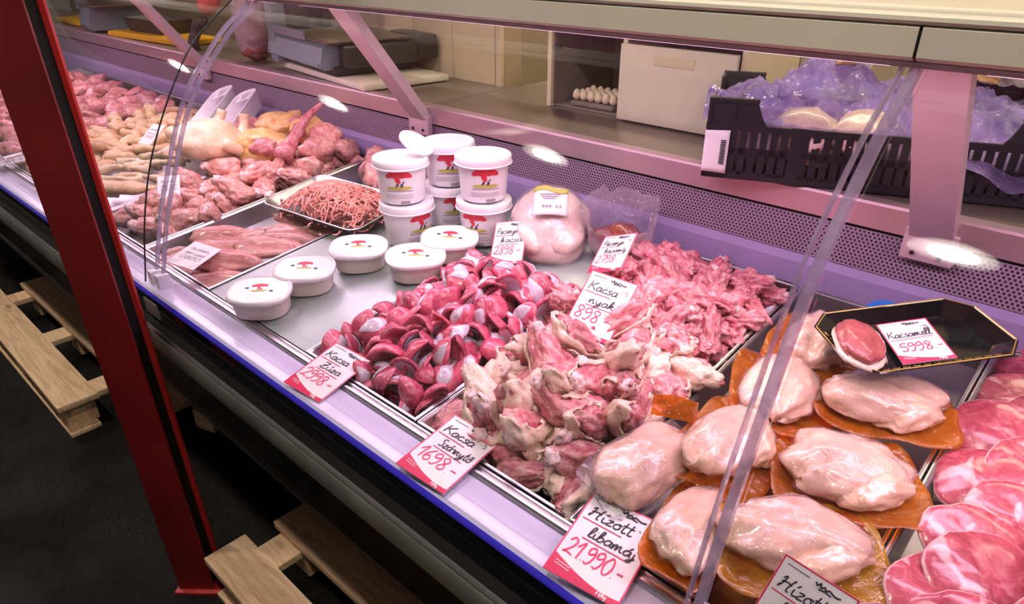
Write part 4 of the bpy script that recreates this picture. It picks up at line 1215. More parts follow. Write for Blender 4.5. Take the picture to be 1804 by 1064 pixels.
mt = thing('mince_tray', 'small steel tray of minced meat standing over the fillet tray', 'tray', (-1.535, .975, .942), (TILT, R(1), R(8)))
W2, L2 = .175, .105
def rr(a, b, c, n=4):
    out = []
    for cx, cy, a0 in ((a-c, b-c, 0), (-a+c, b-c, 90), (-a+c, -b+c, 180), (a-c, -b+c, 270)):
        for k in range(n+1): t = R(a0+90*k/n); out.append((cx+c*math.cos(t), cy+c*math.sin(t)))
    return out
pr = [(W2-.02, L2-.02, .02, -.022), (W2-.006, L2-.006, .03, -.004), (W2, L2, .032, .0), (W2+.002, L2+.002, .033, .0012), (W2, L2, .032, .002), (W2-.007, L2-.007, .03, -.002), (W2-.022, L2-.022, .02, -.020)]
vs = []; fs = []
for (a, b, c, z) in pr: vs += [(x, y, z) for x, y in rr(a, b, c)]
n = 20
for q in range(len(pr)-1):
    for k in range(n): fs.append((q*n+k, q*n+(k+1) % n, q*n+n+(k+1) % n, q*n+n+k))
fs += [tuple(range(n-1, -1, -1)), tuple(range((len(pr)-1)*n, len(pr)*n))]
MB().add(vs, fs).build('pan', M['steel'], mt, auto=40)
rnd = random.Random(77); mb = MB()
def mh(x, y): return .052*max(0, 1-((x-.015)/.15)**2)**.6*max(0, 1-((y)/.092)**2)**.6
blob(15, (.128, .075, .040), 3, .12, 1.5, mb=mb, M_=Matrix.Translation((.015, 0, -.012)))
for i in range(330):
    x, y = rnd.uniform(-.125, .155), rnd.uniform(-.085, .085)
    if mh(x, y) <= .004: continue
    a = rnd.uniform(0, 6.28); pts = []
    turn = rnd.uniform(-40, 40)
    for k in range(7):
        pts.append((x, y, mh(x, y)-.012+rnd.uniform(-.002, .003)))
        x += math.cos(a)*.008; y += math.sin(a)*.008; a += turn*.008 + rnd.uniform(-.5, .5)
    mb.tube(cat_rom(pts, 2), .0023, 6)
mi = mb.build('minced_meat', M['mince'], None, auto=None)
mi.location = (-1.535, .975, .942); mi.rotation_euler = (TILT, R(1), R(8))
tag(mi, 'heap of pink minced meat strands in the small steel tray', 'minced meat', kind='stuff')

def thigh_proto(seed):
    rnd = random.Random(seed+5)
    L = rnd.uniform(.048, .058); r0 = rnd.uniform(.030, .036)
    def fn(q, p):
        t = (p.x+1)/2; k = 1.1 - .55*t**1.4
        return Vector((q.x, q.y*k, q.z*k))
    o = blob(seed+140, (L, r0, r0*.85), 4, .15, 1.5, .12, 4.5, fn).build('skinned_thigh', M['drum'], auto=None)
    blob(seed+3, (.0145, .0165, .0145), 3, .16, 1.8, .1, 4, M_=Matrix.Translation((L*.80, 0, .002))).build('knuckle', M['bone'], o, auto=None)
    return o
tp = [thigh_proto(s) for s in range(5)]
sp = pile(48, -2.11, -1.845, .62, 1.275, .036, lambda x, y: .035*min(1, max(0, min(y-.58, 1.3-y)/.1)), lambda x, y: deckz(y)-.012, 31, .82, 16)
scatter(tp, sp, 'skinned pink thigh with white knuckle in the tray left of the fillets', 'poultry thigh', 'skinned thighs in the tray', 33, tilt=.6)

# ------------------------------------------------------------------ whole chicken, yellow carcasses, neck, feet
ch = thing('whole_chicken', 'whole pale plucked chicken with raised leg stump', 'chicken', (-2.235, .965, deckz(.965)), (R(-14), R(8), R(30)))
def fnc(q, p): return Vector((q.x*(1-.16*p.y), q.y, (q.z if q.z > 0 else q.z*.75)))
blob(61, (.098, .135, .080), 4, .06, 1.2, .025, 5, fnc, M_=Matrix.Translation((0, 0, .068))).build('body', M['chicken_pale'], ch, auto=None)
for s in (-1, 1):
    blob(63+s, (.040, .072, .038), 3, .07, 1.4, M_=Matrix.Translation((s*.075, .055, .085)) @ Matrix.Rotation(-s*.35, 4, 'Z')).build('thigh', M['chicken_pale'], ch, auto=None)
    limb(64+s, [(s*.06, .085, .10), (s*.045, .11, .145), (s*.04, .115, .175)], [.022, .015, .016], amp=.06).build('leg_stump', M['chicken_pale'], ch, auto=None)
    limb(67+s, [(s*.09, -.07, .09), (s*.115, -.02, .07), (s*.10, .03, .055)], [.020, .018, .012], amp=.08).build('wing', M['chicken_pale'], ch, auto=None)
for i, (x, y, h, a, d, lbl) in enumerate(((-2.10, 1.085, .045, .4, (.095, .065, .055), 'opened yellow chicken carcass beside the whole chicken'),
        (-2.17, 1.215, .060, 1.2, (.090, .06, .05), 'yellow fat carcass behind the opened carcass'),
        (-2.045, 1.235, .062, -.4, (.075, .055, .05), 'yellow orange carcass half at the rear upstand'),
        (-2.30, 1.16, .045, .1, (.07, .05, .04), 'pale pink carcass piece before the white scoops'))):
    t = thing('chicken_carcass', lbl, 'carcass', (x, y, deckz(y)+h), (R(8), R(-6), a), 'yellow chicken carcasses')
    blob(71+i, d, 4, .15, 1.5, .07, 5).build('flesh', M['fat_yellow' if i < 3 else 'redmeat'], t, auto=None)
    blob(171+i, (d[0]*.5, d[1]*.45, d[2]*.5), 3, .2, 1.6, .1, 5, M_=Matrix.Translation((d[0]*.45, -d[1]*.6, d[2]*.35))).build('rib_flap', M['wing_flesh'], t, auto=None)
o = limb(81, [(-1.985, 1.26, 1.090), (-1.99, 1.20, 1.055), (-1.965, 1.13, 1.005), (-1.93, 1.06, .965)], [.007, .012, .019, .030], amp=.10).build('turkey_neck', M['neck'], None, auto=None)
tag(o, 'long tapering pink turkey neck sticking up from the thighs', 'neck')
for i, (x, y, h, r_) in enumerate(((-1.955, 1.235, .065, .045), (-1.90, 1.17, .050, .042), (-1.865, 1.25, .030, .038), (-1.84, 1.10, .028, .036), (-1.66, 1.22, .02, .045), (-1.60, 1.16, .03, .042), (-1.71, 1.26, .02, .04))):
    o = blob(90+i, (r_*1.3, r_, r_*.85), 3, .18, 1.6, .08, 5).build('bony_joint', M['drum'], None, auto=None, loc=(x, y, deckz(y)+h), rot=(.3*i, .2, i*1.1))
    tag(o, 'bony pink poultry joint at the rear behind the mince', 'poultry joint', 'bony joints at the rear')
def shank(seed):
    return limb(seed, [(-.085, 0, 0), (-.04, .012, .008), (.02, .004, .006), (.06, -.006, .0), (.088, .004, -.002)], [.021, .011, .008, .014, .019], amp=.16).mesh('chicken_shank', M['chicken_pale'], auto=None)
SH = [shank(101+s) for s in range(3)]
for i, (x, y, a) in enumerate(((-2.44, .69, .5), (-2.40, .76, .7), (-2.46, .83, .4), (-2.32, .70, .8), (-2.44, .91, .6), (-2.35, .84, 1.0), (-2.47, .62, .3), (-2.27, .76, .6), (-2.40, .98, .9), (-2.30, .63, .4))):
    o = link('chicken_shank', SH[i % 3], None, (x, y, deckz(y)+.004+.016*(i % 2)), (.1, -.1, a))
    tag(o, 'pale chicken shank in the tray before the whole chicken', 'chicken shank', 'chicken shanks in the tray')
o = limb(120, [(-2.40, .600, .875), (-2.29, .640, .892), (-2.19, .70, .898), (-2.15, .76, .89)], [.018, .036, .034, .016], amp=.10, sq=(1.0, .55)).build('skin_strip', M['chicken'], None, auto=None)
tag(o, 'tan folded strip of skin at front of the chicken tray', 'skin')
# two white scoops with printed cards
for i, (x, y) in enumerate(((-2.535, 1.165), (-2.40, 1.185))):
    sc = thing('white_scoop', ('left' if i == 0 else 'right') + ' one of two long white plastic scoops behind the chicken', 'scoop', (x, y, deckz(y)+.045), (TILT+R(14), R(-18), R(28)))
    pr = [(.040, .125, .030, 0), (.048, .138, .036, .055), (.050, .140, .037, .056), (.048, .138, .036, .057), (.045, .134, .035, .053), (.037, .121, .030, .003)]
    vs = []; fs = []
    for (a, b, c, z) in pr: vs += [(q[0], q[1], z) for q in rr(a, b, c)]
    for q in range(len(pr)-1):
        for k in range(n): fs.append((q*n+k, q*n+(k+1) % n, q*n+n+(k+1) % n, q*n+n+k))
    fs += [tuple(range(n-1, -1, -1)), tuple(range((len(pr)-1)*n, len(pr)*n))]
    MB().add(vs, fs).build('scoop_shell', M['white_plastic'], sc, auto=40)
    MB().box(-.030, .030, .075, .130, .050, .0512).build('printed_card', M['paper'], sc, smooth=False)
    mb = MB()
    for k in range(5): mb.box(-.022+.003*k, .020-.002*k, .120-.009*k, .1235-.009*k, .0512, .0517)
    tag(mb.build('card_print', M['print_grey'], sc, smooth=False), kind='stuff')

# ------------------------------------------------------------------ chicken wings, far red meat
def cwing(seed):
    rnd = random.Random(seed)
    a = rnd.uniform(.6, 1.3)
    p = [(-.060, -.012, 0), (-.034, .006, .004), (.0, .018, .006), (.022, .016-.022*a, .004), (.040, .016-.054*a, .0)]
    return limb(seed+200, p, [.017, .026, .016, .021, .006], amp=.16, freq=34, sq=(1, .8)).mesh('chicken_wing', M['chicken'], auto=None)
CW = [cwing(s) for s in range(6)]
sp = pile(120, -3.0, -2.56, .61, 1.285, .030, lambda x, y: .055*min(1, max(0, min(y-.57, 1.31-y)/.12)), lambda x, y: deckz(y)-.015, 51, .78, 16)
rnd = random.Random(6)
for x, y, z in sp:
    o = link('chicken_wing', CW[rnd.randrange(6)], None, (x, y, z), (rnd.uniform(-.6, .6), rnd.uniform(-.5, .5), rnd.uniform(0, 6.28)))
    tag(o, 'tan raw chicken wing in the heap behind the red post', 'chicken wing', 'chicken wings in the tray')
RM = [blob(301+s, (.060, .042, .030), 3, .16, 1.5, .08, 5).mesh('meat_chunk', M['redmeat'], auto=None) for s in range(5)]
sp = pile(110, -4.25, -3.06, .62, 1.285, .042, lambda x, y: .05*min(1, max(0, min(y-.57, 1.31-y)/.12)), lambda x, y: deckz(y)-.012, 61, .8, 14)
for x, y, z in sp:
    o = link('meat_chunk', RM[rnd.randrange(5)], None, (x, y, z), (rnd.uniform(-.6, .6), rnd.uniform(-.5, .5), rnd.uniform(0, 6.28)))
    tag(o, 'pink red meat chunk in the far left tray', 'meat chunk', 'meat chunks in the far tray')
# printed cards on the left side
def small_card(label, w, loc, rot, mat='paper', prt='print_grey'):
    t = thing('price_card', label, 'price card', loc, tuple(R(a) for a in rot), 'small printed cards')
    h = w*1.41
    MB().box(-w/2, w/2, 0, h, -.0008, 0).build('card', M[mat], t, smooth=False)
    mb = MB()
    for k in range(3): write(mb, ('Kacsa', 'melle', '9980')[k] if False else ('aueen', 'omczo', '0800')[k], -w*.36, h*(.70-.2*k), h*.13, w*.022, .0006, width=w*.7)
    tag(mb.build('card_writing', M[prt], t, smooth=False), kind='stuff')
    return t
small_card('dull printed card lying on the fillets at the glass clip', .073, (-1.545, .553, .892), (5, 10, 26), 'paper', 'print_grey')
small_card('narrow printed card tucked beside the skinned thighs', .060, (-1.995, .730, .905), (30, 0, 60))
small_card('printed card standing between chicken feet and wings', .060, (-2.44, .855, .955), (35, 0, 14))
small_card('shiny silver card on the rail left of red post', .075, (-2.87, .515, .872), (6, 0, -10), 'steel')

# ------------------------------------------------------------------ behind the case: scale, board, bag, person, cabinet, crate
bd = tag(MB().box(-.30, .30, -.16, .16, 0, .020, bev=.006).build('cutting_board', M['board'], None, loc=(-2.12, 1.52, 1.1335), rot=(0, 0, R(-8))), 'white cutting board lying under the weighing scale', 'cutting board')
scl = thing('weighing_scale', 'blue grey shop weighing scale on the white board', 'scale', (-2.24, 1.50, 1.156), (0, 0, R(-10)))
MB().prism([(-.150, .020), (-.165, .030), (-.150, .088), (-.135, .098), (.15, .098), (.16, .02)], -.235, .235).build('housing', M['scale_blue'], scl, auto=25)
MB().box(-.215, .245, -.12, .17, .002, .030, bev=.004).build('underbody', M['scale_dark'], scl)
for sx in (-.19, .2):
    for sy in (-.09, .12): MB().lathe([(.014, -.003), (.016, 0), (.016, .006), (.012, .008)], 14, M=Matrix.Translation((sx, sy, 0))).build('foot', M['rubber'], scl)
MB().box(-.12, .262, -.145, .185, .100, .108, bev=.003).build('weighing_plate', M['scale_brown'], scl)
MB().prism([(-.150, .100), (-.156, .128), (-.152, .130), (-.145, .102)], -.19, .10).build('plate_lip', M['scale_blue'], scl)
MB().box(.236, .300, -.10, .215, .028, .094, bev=.010).build('dark_side_box', M['scale_dark'], scl)
MB().box(.10, .31, .16, .235, .035, .115, bev=.012).build('dark_rear_box', M['scale_dark'], scl)
MB().box(-.235, -.165, -.155, -.105, .0, .42, bev=.006).build('column', M['scale_blue'], scl)
dh = MB().box(-.235, .10, -.13, -.06, .30, .46, bev=.010).build('display_head', M['scale_dark'], scl)
MB().box(-.20, .07, -.1325, -.129, .335, .425, bev=.001).build('display_window', M['black_gloss'], dh)
for sx in (-.222, .222): MB().lathe([(.004, 0), (.004, .002), (.001, .0025)], 10, M=Matrix.Translation((sx, -.1625, .036)) @ Matrix.Rotation(R(90), 4, 'X')).build('screw', M['rubber'], scl)

mbg = thing('meat_bag', 'tall clear plastic bag of pale meat standing left of scale', 'bag', (-2.66, 1.425, 1.134), (0, 0, 0))
blob(71, (.062, .055, .15), 3, .08, 1.4, .05, 5, M_=Matrix.Translation((0, 0, .165))).build('pale_meat', plain('pale_pink_meat', (.56, .33, .29), .4, var=.2, vscale=25), mbg, auto=None)
blob(72, (.060, .052, .05), 3, .14, 1.6, .08, 5, M_=Matrix.Translation((.006, -.010, .050))).build('red_meat', M['darkliver'], mbg, auto=None)
def bg(u, v):
    th = u*2*math.pi; z = .004 + v*.40
    r = (.35 + .65*min(1, v*7)**.5)*(1-.25*max(0, v-.7)) * (1 + .07*nz((math.cos(th)*2.5, math.sin(th)*2.5, v*3), 3))
    return (.080*r*math.cos(th), .070*r*math.sin(th), z)
MB().grid(bg, 36, 20).build('clear_bag', M['film_pale'], mbg, auto=None)

# second scale, yellow boards and dark tub further left
s2 = thing('weighing_scale', 'far weighing scale in purple light beside the yellow board', 'scale', (-4.20, 1.45, 1.134), (0, 0, R(-8)))
MB().prism([(-.11, .01), (-.12, .03), (-.10, .12), (.14, .12), (.15, .01)], -.12, .12).build('housing', M['scale_blue'], s2, auto=25)
MB().box(-.14, .20, -.12, .17, .122, .132, bev=.003).build('weighing_plate', M['scale_brown'], s2)
MB().box(-.12, -.05, -.12, -.07, .10, .42, bev=.006).build('column', M['scale_blue'], s2)
yb = tag(MB().box(-.34, .34, -.10, .10, 0, .022, bev=.005).build('cutting_board', M['yellow'], None, loc=(-3.62, 1.47, 1.1335), rot=(0, 0, R(5))), 'bright yellow cutting board left of the person', 'cutting board')
tag(MB().box(-.22, .22, -.10, .10, 0, .020, bev=.005).build('cutting_board', M['yellow'], None, loc=(-4.72, 1.50, 1.1335), rot=(0, 0, R(-4))), 'yellow cutting board at the far left end', 'cutting board')
tub = thing('dark_tub', 'low black plastic tub on the yellow cutting board', 'tub', (-3.72, 1.50, 1.156), (0, 0, R(4)))
pr = [(.17, .07, .02, 0), (.19, .085, .025, .06), (.193, .088, .026, .061), (.19, .085, .025, .062), (.185, .08, .024, .058), (.165, .065, .02, .003)]
vs = []; fs = []
for (a, b, c, z) in pr: vs += [(q[0], q[1], z) for q in rr(a, b, c)]
for q in range(len(pr)-1):
    for k in range(20): fs.append((q*20+k, q*20+(k+1) % 20, q*20+20+(k+1) % 20, q*20+20+k))
fs += [tuple(range(19, -1, -1)), tuple(range(100, 120))]
MB().add(vs, fs).build('tub_shell', M['scale_dark'], tub, auto=40)
MB().box(-.16, .16, -.06, .06, .004, .035, bev=.01).build('tub_contents', M['scale_brown'], tub)

# ------------------------------------------------------------------ person reaching over the worktop
def skin_body(name, pts, edges, rad, mat, parent, sub=2):
    me = bpy.data.meshes.new(name); me.from_pydata([Vector(p) for p in pts], edges, [])
    me.materials.append(mat)
    o = link(name, me, parent)
    md = o.modifiers.new('skin', 'SKIN'); md.use_smooth_shade = True
    lay = me.skin_vertices[0] if me.skin_vertices else None
    if lay is None:
        bm = bmesh.new(); bm.from_mesh(me); bm.verts.layers.skin.verify(); bm.to_mesh(me); bm.free(); lay = me.skin_vertices[0]
    for i, r_ in enumerate(rad):
        lay.data[i].radius = r_ if isinstance(r_, tuple) else (r_, r_)
        lay.data[i].use_root = (i == 0)
    s = o.modifiers.new('smooth', 'SUBSURF'); s.levels = sub; s.render_levels = sub
    return o
pe = thing('person', 'person in red sleeves and dark glove reaching over the worktop', 'person', (-2.96, 2.06, 0))
# body (trunk, neck, legs) as one surface; hips at .95, shoulders at 1.40
B = [(0, 0, .95), (0, -.02, 1.12), (0, -.05, 1.32), (0, -.07, 1.44), (0, -.08, 1.52), (-.10, 0, .90), (-.11, -.02, .50), (-.11, .02, .09), (-.12, -.12, .04), (.10, 0, .90), (.11, -.02, .50), (.11, .02, .09), (.12, -.12, .04)]
skin_body('body', B, [(0,1),(1,2),(2,3),(3,4),(0,5),(5,6),(6,7),(7,8),(0,9),(9,10),(10,11),(11,12)], [(.16,.11), (.15,.10), (.17,.11), (.10,.08), .055, .095, .065, .045, .04, .095, .065, .045, .04], M['apron'], pe)
S = [(0, -.055, 1.34), (0, -.058, 1.375), (0, -.06, 1.41), (-.17, -.07, 1.40), (-.235, -.32, 1.42), (-.215, -.50, 1.39), (-.205, -.585, 1.265), (.17, -.05, 1.40), (.24, -.02, 1.16), (.20, -.20, 1.02)]
skin_body('red_shirt', S, [(0,1),(1,2),(2,3),(3,4),(4,5),(5,6),(2,7),(7,8),(8,9)], [(.150,.105), (.150,.10), (.12,.09), .072, .056, .048, .046, .072, .055, .045], M['shirt'], pe)
hd = blob(5, (.078, .095, .115), 4, .015, 1.2, 0, 4, lambda q, p: Vector((q.x*(1-.18*max(0, -p.z)), q.y, q.z)), M_=Matrix.Translation((0, -.10, 1.645))).build('head', M['skin'], pe, auto=None)
blob(6, (.014, .022, .026), 2, .05, 1, M_=Matrix.Translation((0, -.200, 1.632))).build('nose', M['skin'], hd, auto=None)
for s in (-1, 1):
    blob(7, (.013, .008, .009), 2, 0, 1, M_=Matrix.Translation((s*.032, -.186, 1.652))).build('eye', M['eye'], hd, auto=None)
    blob(8, (.010, .020, .032), 2, .1, 1, M_=Matrix.Translation((s*.080, -.09, 1.635))).build('ear', M['skin'], hd, auto=None)
blob(9, (.026, .008, .007), 2, 0, 1, M_=Matrix.Translation((0, -.186, 1.585))).build('mouth', M['logo_red'], hd, auto=None)
blob(10, (.086, .100, .095), 3, .05, 3, .05, 8, lambda q, p: q if q.y > -.055 or q.z > .045 else Vector((q.x, q.y*.8, q.z)), M_=Matrix.Translation((0, -.082, 1.690))).build('hair', M['hair'], pe, auto=None)
# gloved hand: palm and five fingers closing downward on the tub edge
HB = Vector((-.205, -.592, 1.250))
HR = Matrix.Rotation(R(38), 3, 'X')
def hp(x, y, z): return tuple(HB + HR @ Vector((x, y, z)))
H = [hp(0, .02, 0), hp(0, -.03, -.006), hp(0, -.068, -.016)]
E_ = [(0, 1), (1, 2)]; RR = [(.026, .022), (.036, .018), (.036, .015)]
for k, (fx, ln) in enumerate(((-.030, .062), (-.010, .074), (.010, .070), (.029, .056))):
    b = len(H)
    H += [hp(fx, -.082, -.020), hp(fx*1.1, -.082-ln*.45, -.034), hp(fx*1.1, -.082-ln*.62, -.034-ln*.38), hp(fx*1.05, -.082-ln*.60, -.034-ln*.70)]
    E_ += [(2, b), (b, b+1), (b+1, b+2), (b+2, b+3)]; RR += [.0105, .0095, .0088, .0078]
b = len(H)
H += [hp(-.040, -.030, -.016), hp(-.058, -.058, -.034), hp(-.052, -.084, -.052)]
E_ += [(1, b), (b, b+1), (b+1, b+2)]; RR += [.0125, .0105, .009]
skin_body('gloved_hand', H, E_, RR, M['glove'], pe)
H2 = [(.20, -.215, 1.01), (.19, -.26, 1.0), (.185, -.30, .985)]; E2 = [(0, 1), (1, 2)]; R2 = [(.024, .020), (.034, .018), (.034, .015)]
for k, (fx, ln) in enumerate(((-.030, .060), (-.010, .072), (.010, .068), (.029, .054))):
    b = len(H2); H2 += [(.185+fx, -.315, .98), (.185+fx, -.315-ln*.4, .965), (.185+fx, -.315-ln*.55, .965-ln*.5)]
    E2 += [(2, b), (b, b+1), (b+1, b+2)]; R2 += [.010, .009, .008]
b = len(H2); H2 += [(.145, -.265, .99), (.130, -.295, .975)]; E2 += [(1, b), (b, b+1)]; R2 += [.012, .0095]
skin_body('gloved_hand', H2, E2, R2, M['glove'], pe)

# dark shelf with blue-white packaging behind the scale
pk = thing('packaging_roll', 'dark packaging with blue white print behind the scale', 'packaging', (-2.72, 1.645, 1.134))
MB().box(-.15, .15, -.035, .035, 0, .30, bev=.012).build('dark_pack', M['scale_dark'], pk)
mb = MB()
for i in range(6):
    x0 = -.10+.035*i
    mb.tube(cat_rom([(x0, -.0365, .17+.02*(i % 3)), (x0+.015, -.0372, .21), (x0-.01, -.0372, .245), (x0+.02, -.0365, .28-.01*(i % 2))], 4), .0045, 6, sq=(1, .4))
tag(mb.build('blue_print', plain('pale_blue_print', (.35, .45, .70), .4), pk), kind='stuff')

# ------------------------------------------------------------------ cream shelf unit with a door and a tray of eggs
cab = thing('shelf_unit', 'cream shelf unit with open niche and white door', 'shelf unit', (-1.31, 1.56, 1.131))
MB().box(0, .014, 0, .30, 0, .205, bev=.001).build('side_panel', M['cream'], cab)
MB().box(.245, .259, .004, .30, 0, .200, bev=.001).build('divider_panel', M['cream'], cab)
MB().box(.569, .583, 0, .30, 0, .205, bev=.001).build('side_panel', M['cream'], cab)
MB().box(-.004, .587, -.006, .306, .205, .222, bev=.002).build('top_board', M['cream'], cab)
MB().box(0, .583, .296, .304, 0, .205).build('back_panel', M['niche'], cab, smooth=False)
MB().box(.014, .245, .02, .296, 0, .006).build('niche_floor', M['niche'], cab, smooth=False)
MB().box(.0142, .018, .01, .296, .006, .203).build('niche_lining', M['niche'], cab, smooth=False)
MB().box(.2412, .2448, .01, .296, .006, .203).build('niche_lining', M['niche'], cab, smooth=False)
d1 = MB().box(.252, .566, -.016, -.001, .004, .190, bev=.0015).build('door', M['white_door'], cab)
MB().box(.352, .462, -.0175, -.016, .148, .170, bev=.0005).build('tape_label', M['cream'], d1)
MB().box(.016, .030, .006, .030, .150, .165, bev=.002).build('hinge', M['rubber'], cab)
et = thing('egg_tray', 'grey card egg tray inside the open niche', 'egg tray', (-1.172, 1.640, 1.139))
MB().box(-.072, .072, -.055, .055, 0, .012, bev=.003).build('tray_card', M['niche'], et)
em = blob(1, (.0115, .0115, .0150), 3, .0, 1, fn=lambda q, p: Vector((q.x*(1-.12*p.z), q.y*(1-.12*p.z), q.z))).mesh('egg', M['egg'], auto=None)
for i in range(6):
    for j in range(4):
        tag(link('egg', em, None, (-1.172-.0625+.025*i, 1.640-.0385+.0255*j, 1.1635+.003*((i*3+j) % 3 == 0))), 'small pale egg standing in the egg tray in the niche', 'egg', 'eggs in the egg tray')

# ------------------------------------------------------------------ dark plastic crate with bagged meat
cr = thing('plastic_crate', 'dark navy plastic crate with slotted walls and paper label', 'crate', (-.642, 1.243, 1.1355), (0, 0, R(23)))
CL, CW_, CH = .60, .322, .105
def wall_bars(L, h, rows, pitch=.0185, slot=.0055, mb=None, M_=None, t=.004):
    mb = mb or MB()
    mb.box(0, L, 0, t*1.4, 0, .016, M=M_); mb.box(0, L, 0, t*1.4, h*.47, h*.47+.012, M=M_); mb.box(0, L, -.002, t*1.8, h-.012, h, M=M_)
    k = 0; x = .045
    while x < L-.045:
        if (k % 7) == 6: mb.box(x-.002, x+pitch+.002, -.0015, t*1.3, 0, h, M=M_)
        else: mb.box(x, x+pitch-slot, 0, t, .01, h-.006, M=M_)
        x += pitch; k += 1
    mb.box(0, .048, 0, t*1.3, 0, h, M=M_); mb.box(L-.048, L, 0, t*1.3, 0, h, M=M_)
    return mb
wall_bars(CL, CH, 2).build('front_wall', M['crate'], cr, smooth=False)
wall_bars(CL, CH, 2, M_=Matrix.Translation((0, CW_-.006, 0))).build('rear_wall', M['crate'], cr, smooth=False)
for xx, nm_ in ((.006, 'end_wall'), (CL, 'end_wall')):
    wall_bars(CW_, CH, 2, M_=Matrix.Translation((xx, 0, 0)) @ Matrix.Rotation(R(90), 4, 'Z')).build(nm_, M['crate'], cr, smooth=False)
MB().box(.004, CL-.004, .004, CW_-.004, .002, .008).build('crate_floor', M['crate'], cr, smooth=False)
for yy in (0, CW_-.006):
    for fl_ in (0, 1):
        pr = [(0, CH-.004), (0, .148), (.004, .152), (.085, .152), (.100, CH+.012), (.112, CH-.004)]
        pts = [(CL-a if fl_ else a, z) for a, z in pr]
        vs = [(a, yy, z) for a, z in pts] + [(a, yy+.006, z) for a, z in pts]
        m_ = len(pts)
        fs = [(k, (k+1) % m_, m_+(k+1) % m_, m_+k) for k in range(m_)] + [tuple(range(m_-1, -1, -1)), tuple(range(m_, 2*m_))]
        co = MB().add(vs, fs)
        for (a0, a1, z0, z1) in ((.0, .09, .146, .153), (.0, .006, CH, .15), (.046, .050, CH, .15)):
            co.box(CL-a1 if fl_ else a0, CL-a0 if fl_ else a1, yy-.006, yy+.008, z0, z1)
        co.build('corner_post', M['crate'], cr, smooth=False)
for xx in (0, CL-.006):
    MB().box(xx, xx+.006, 0, .07, CH, .150).build('corner_post', M['crate'], cr, smooth=False)
    MB().box(xx, xx+.006, CW_-.07, CW_, CH, .150).build('corner_post', M['crate'], cr, smooth=False)
lab = MB().grid(lambda u, v: (-.001+.046*u, -.003-.003*math.sin(v*3.1)*u-.004*(1-u)*(v > .9), .012+.080*v+.004*u*(v-.5)), 6, 8, thick=.0006).build('paper_label', M['paper'], cr, auto=None)
mb = MB()
for k in range(12): mb.box(.030, .040, -.0085, -.0070, .030+.0040*k, .0318+.0040*k)
tag(mb.build('barcode', M['ink'], lab, smooth=False), kind='stuff')
def crt(x, y, z): 
    v = Matrix.Translation((-.642, 1.243, 1.1355)) @ Matrix.Rotation(R(23), 4, 'Z') @ Vector((x, y, z))
    return tuple(v)
PB = [blob(401+s, (.070, .050, .040), 3, .10, 1.4, .04, 5).mesh('pale_poultry', M['duck_skin'], auto=None) for s in range(3)]
for i, (x, y, z) in enumerate(((.10, .08, .055), (.20, .07, .060), (.30, .08, .055), (.41, .08, .055), (.50, .09, .05), (.12, .20, .06), (.23, .20, .075), (.35, .20, .075), (.47, .20, .07), (.16, .28, .06), (.32, .28, .07), (.46, .28, .07), (.17, .055, .088), (.28, .060, .090))):
    o = link('pale_poultry', PB[i % 3], None, crt(x, y, z), (.2*i, .1, i*1.3))
    tag(o, 'pale poultry piece in the dark crate, %s' % ('front row first from the label','front row second from the label','front row third from the label','front row fourth from the label','front row last','middle row first from the left','middle row second from the left','middle row third from the left','middle row last','rear row left','rear row middle','rear row right','on top at the front, left one','on top at the front, right one')[i], 'poultry', 'poultry pieces in the crate')
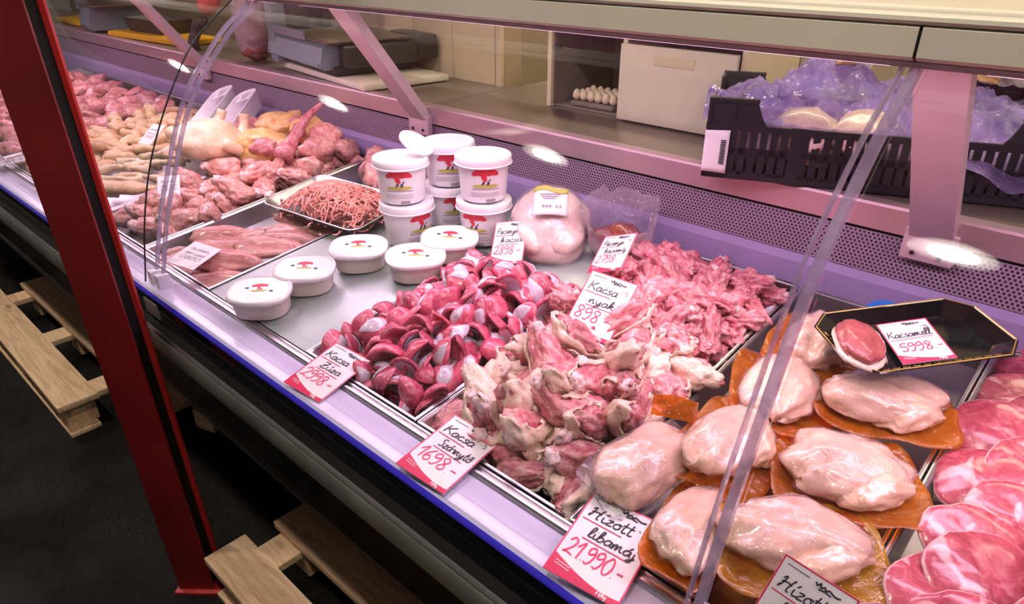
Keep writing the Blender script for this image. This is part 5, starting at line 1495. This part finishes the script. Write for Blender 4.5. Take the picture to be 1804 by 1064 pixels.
# crumpled lilac bag over the contents, hanging over the front wall at the right
def folds(x, y, s): return .030*(1-abs(nz((x*14, y*11, 1), s))*2.2)*.6 + .016*(1-2*abs(nz((x*30, y*24, 4), s+2))) + .006*nz((x*75, y*75, 2), s+3) - .016
def lil(u, v):
    x = .06 + .60*u; yv = v
    hump = .105*math.exp(-((u-.24)/.15)**2)*math.exp(-((v-.62)/.30)**2) + .050*math.exp(-((u-.62)/.22)**2)
    # front overhang grows to the right
    drop = max(0, u-.40)*1.0
    yy = .30*(yv-.0) + .012
    z = .108 + hump*(.4+.6*min(1, v*2.2)) + folds(x, yy, 5)
    if v < .34:
        t = (.34-v)/.34
        k = min(1, drop*3.2)
        yy = .30*.34*(1-t) + .012 - k*t*.045*(1.2+.5*nz((x*12, t*3, 0), 4))
        z = z*(1-t) + t*(.102*(1-k) + k*(.060-.040*min(1, drop*1.5)) + .02*k*nz((x*20, 0, 0), 9)) + .004
    return (x, yy, z)
lb_ = MB().grid(lil, 130, 80).build('plastic_bag', M['film_lilac'], None, auto=None)
lb_.location = (-.642, 1.243, 1.1355); lb_.rotation_euler = (0, 0, R(23))
tag(lb_, 'crumpled lilac plastic bag spilling over the crate front', 'plastic bag')
def ear(u, v):   # loose flap on the left rim
    x = -.012 + .13*u; yy = .02 + .16*v
    return (x, yy, .118 + .030*math.sin(v*3) + folds(x, yy, 8) + .015*u)
o = MB().grid(ear, 24, 24).build('plastic_bag', M['film_lilac'], None, auto=None)
o.location = (-.642, 1.243, 1.1355); o.rotation_euler = (0, 0, R(23))
tag(o, 'thin lilac film flap lying over the left rim of the crate', 'plastic bag')
def pale(u, v):
    x = .22 + .36*u; yy = .16 + .155*v
    return (x, yy, .165 + .060*math.exp(-((u-.45)/.35)**2) + folds(x, yy, 12))
o = MB().grid(pale, 50, 30).build('plastic_bag', M['film_pale'], None, auto=None)
o.location = (-.642, 1.243, 1.1355); o.rotation_euler = (0, 0, R(23))
tag(o, 'clear crumpled bag at the rear of the crate', 'plastic bag')
OR = [blob(501+s, (.024, .011, .010), 3, .22, 1.6, .12, 5).mesh('yellow_fat_piece', M['fat_yellow'], auto=None) for s in range(3)]
for i, (x, y, z) in enumerate(((.27, .19, .215), (.31, .20, .222), (.35, .20, .226), (.38, .19, .222), (.41, .18, .214), (.44, .16, .206), (.33, .17, .222), (.47, .14, .190), (.52, .17, .200), (.55, .15, .185), (.50, .21, .215), (.24, .17, .205))):
    o = link('yellow_fat_piece', OR[i % 3], None, crt(x, y, z+.004), (.3*i, .2, i*.9))
    tag(o, 'small orange yellow fat piece on the bags in the crate', 'fat piece', 'fat pieces on the crate bags')
blk = blob(60, (.11, .06, .045), 4, .16, 1.5, .10, 6).build('black_bag', M['black_gloss'], None, auto=None, loc=crt(.52, .30, .175), rot=(0, 0, .4))
tag(blk, 'shiny black plastic bag at the right rear of the crate', 'plastic bag')
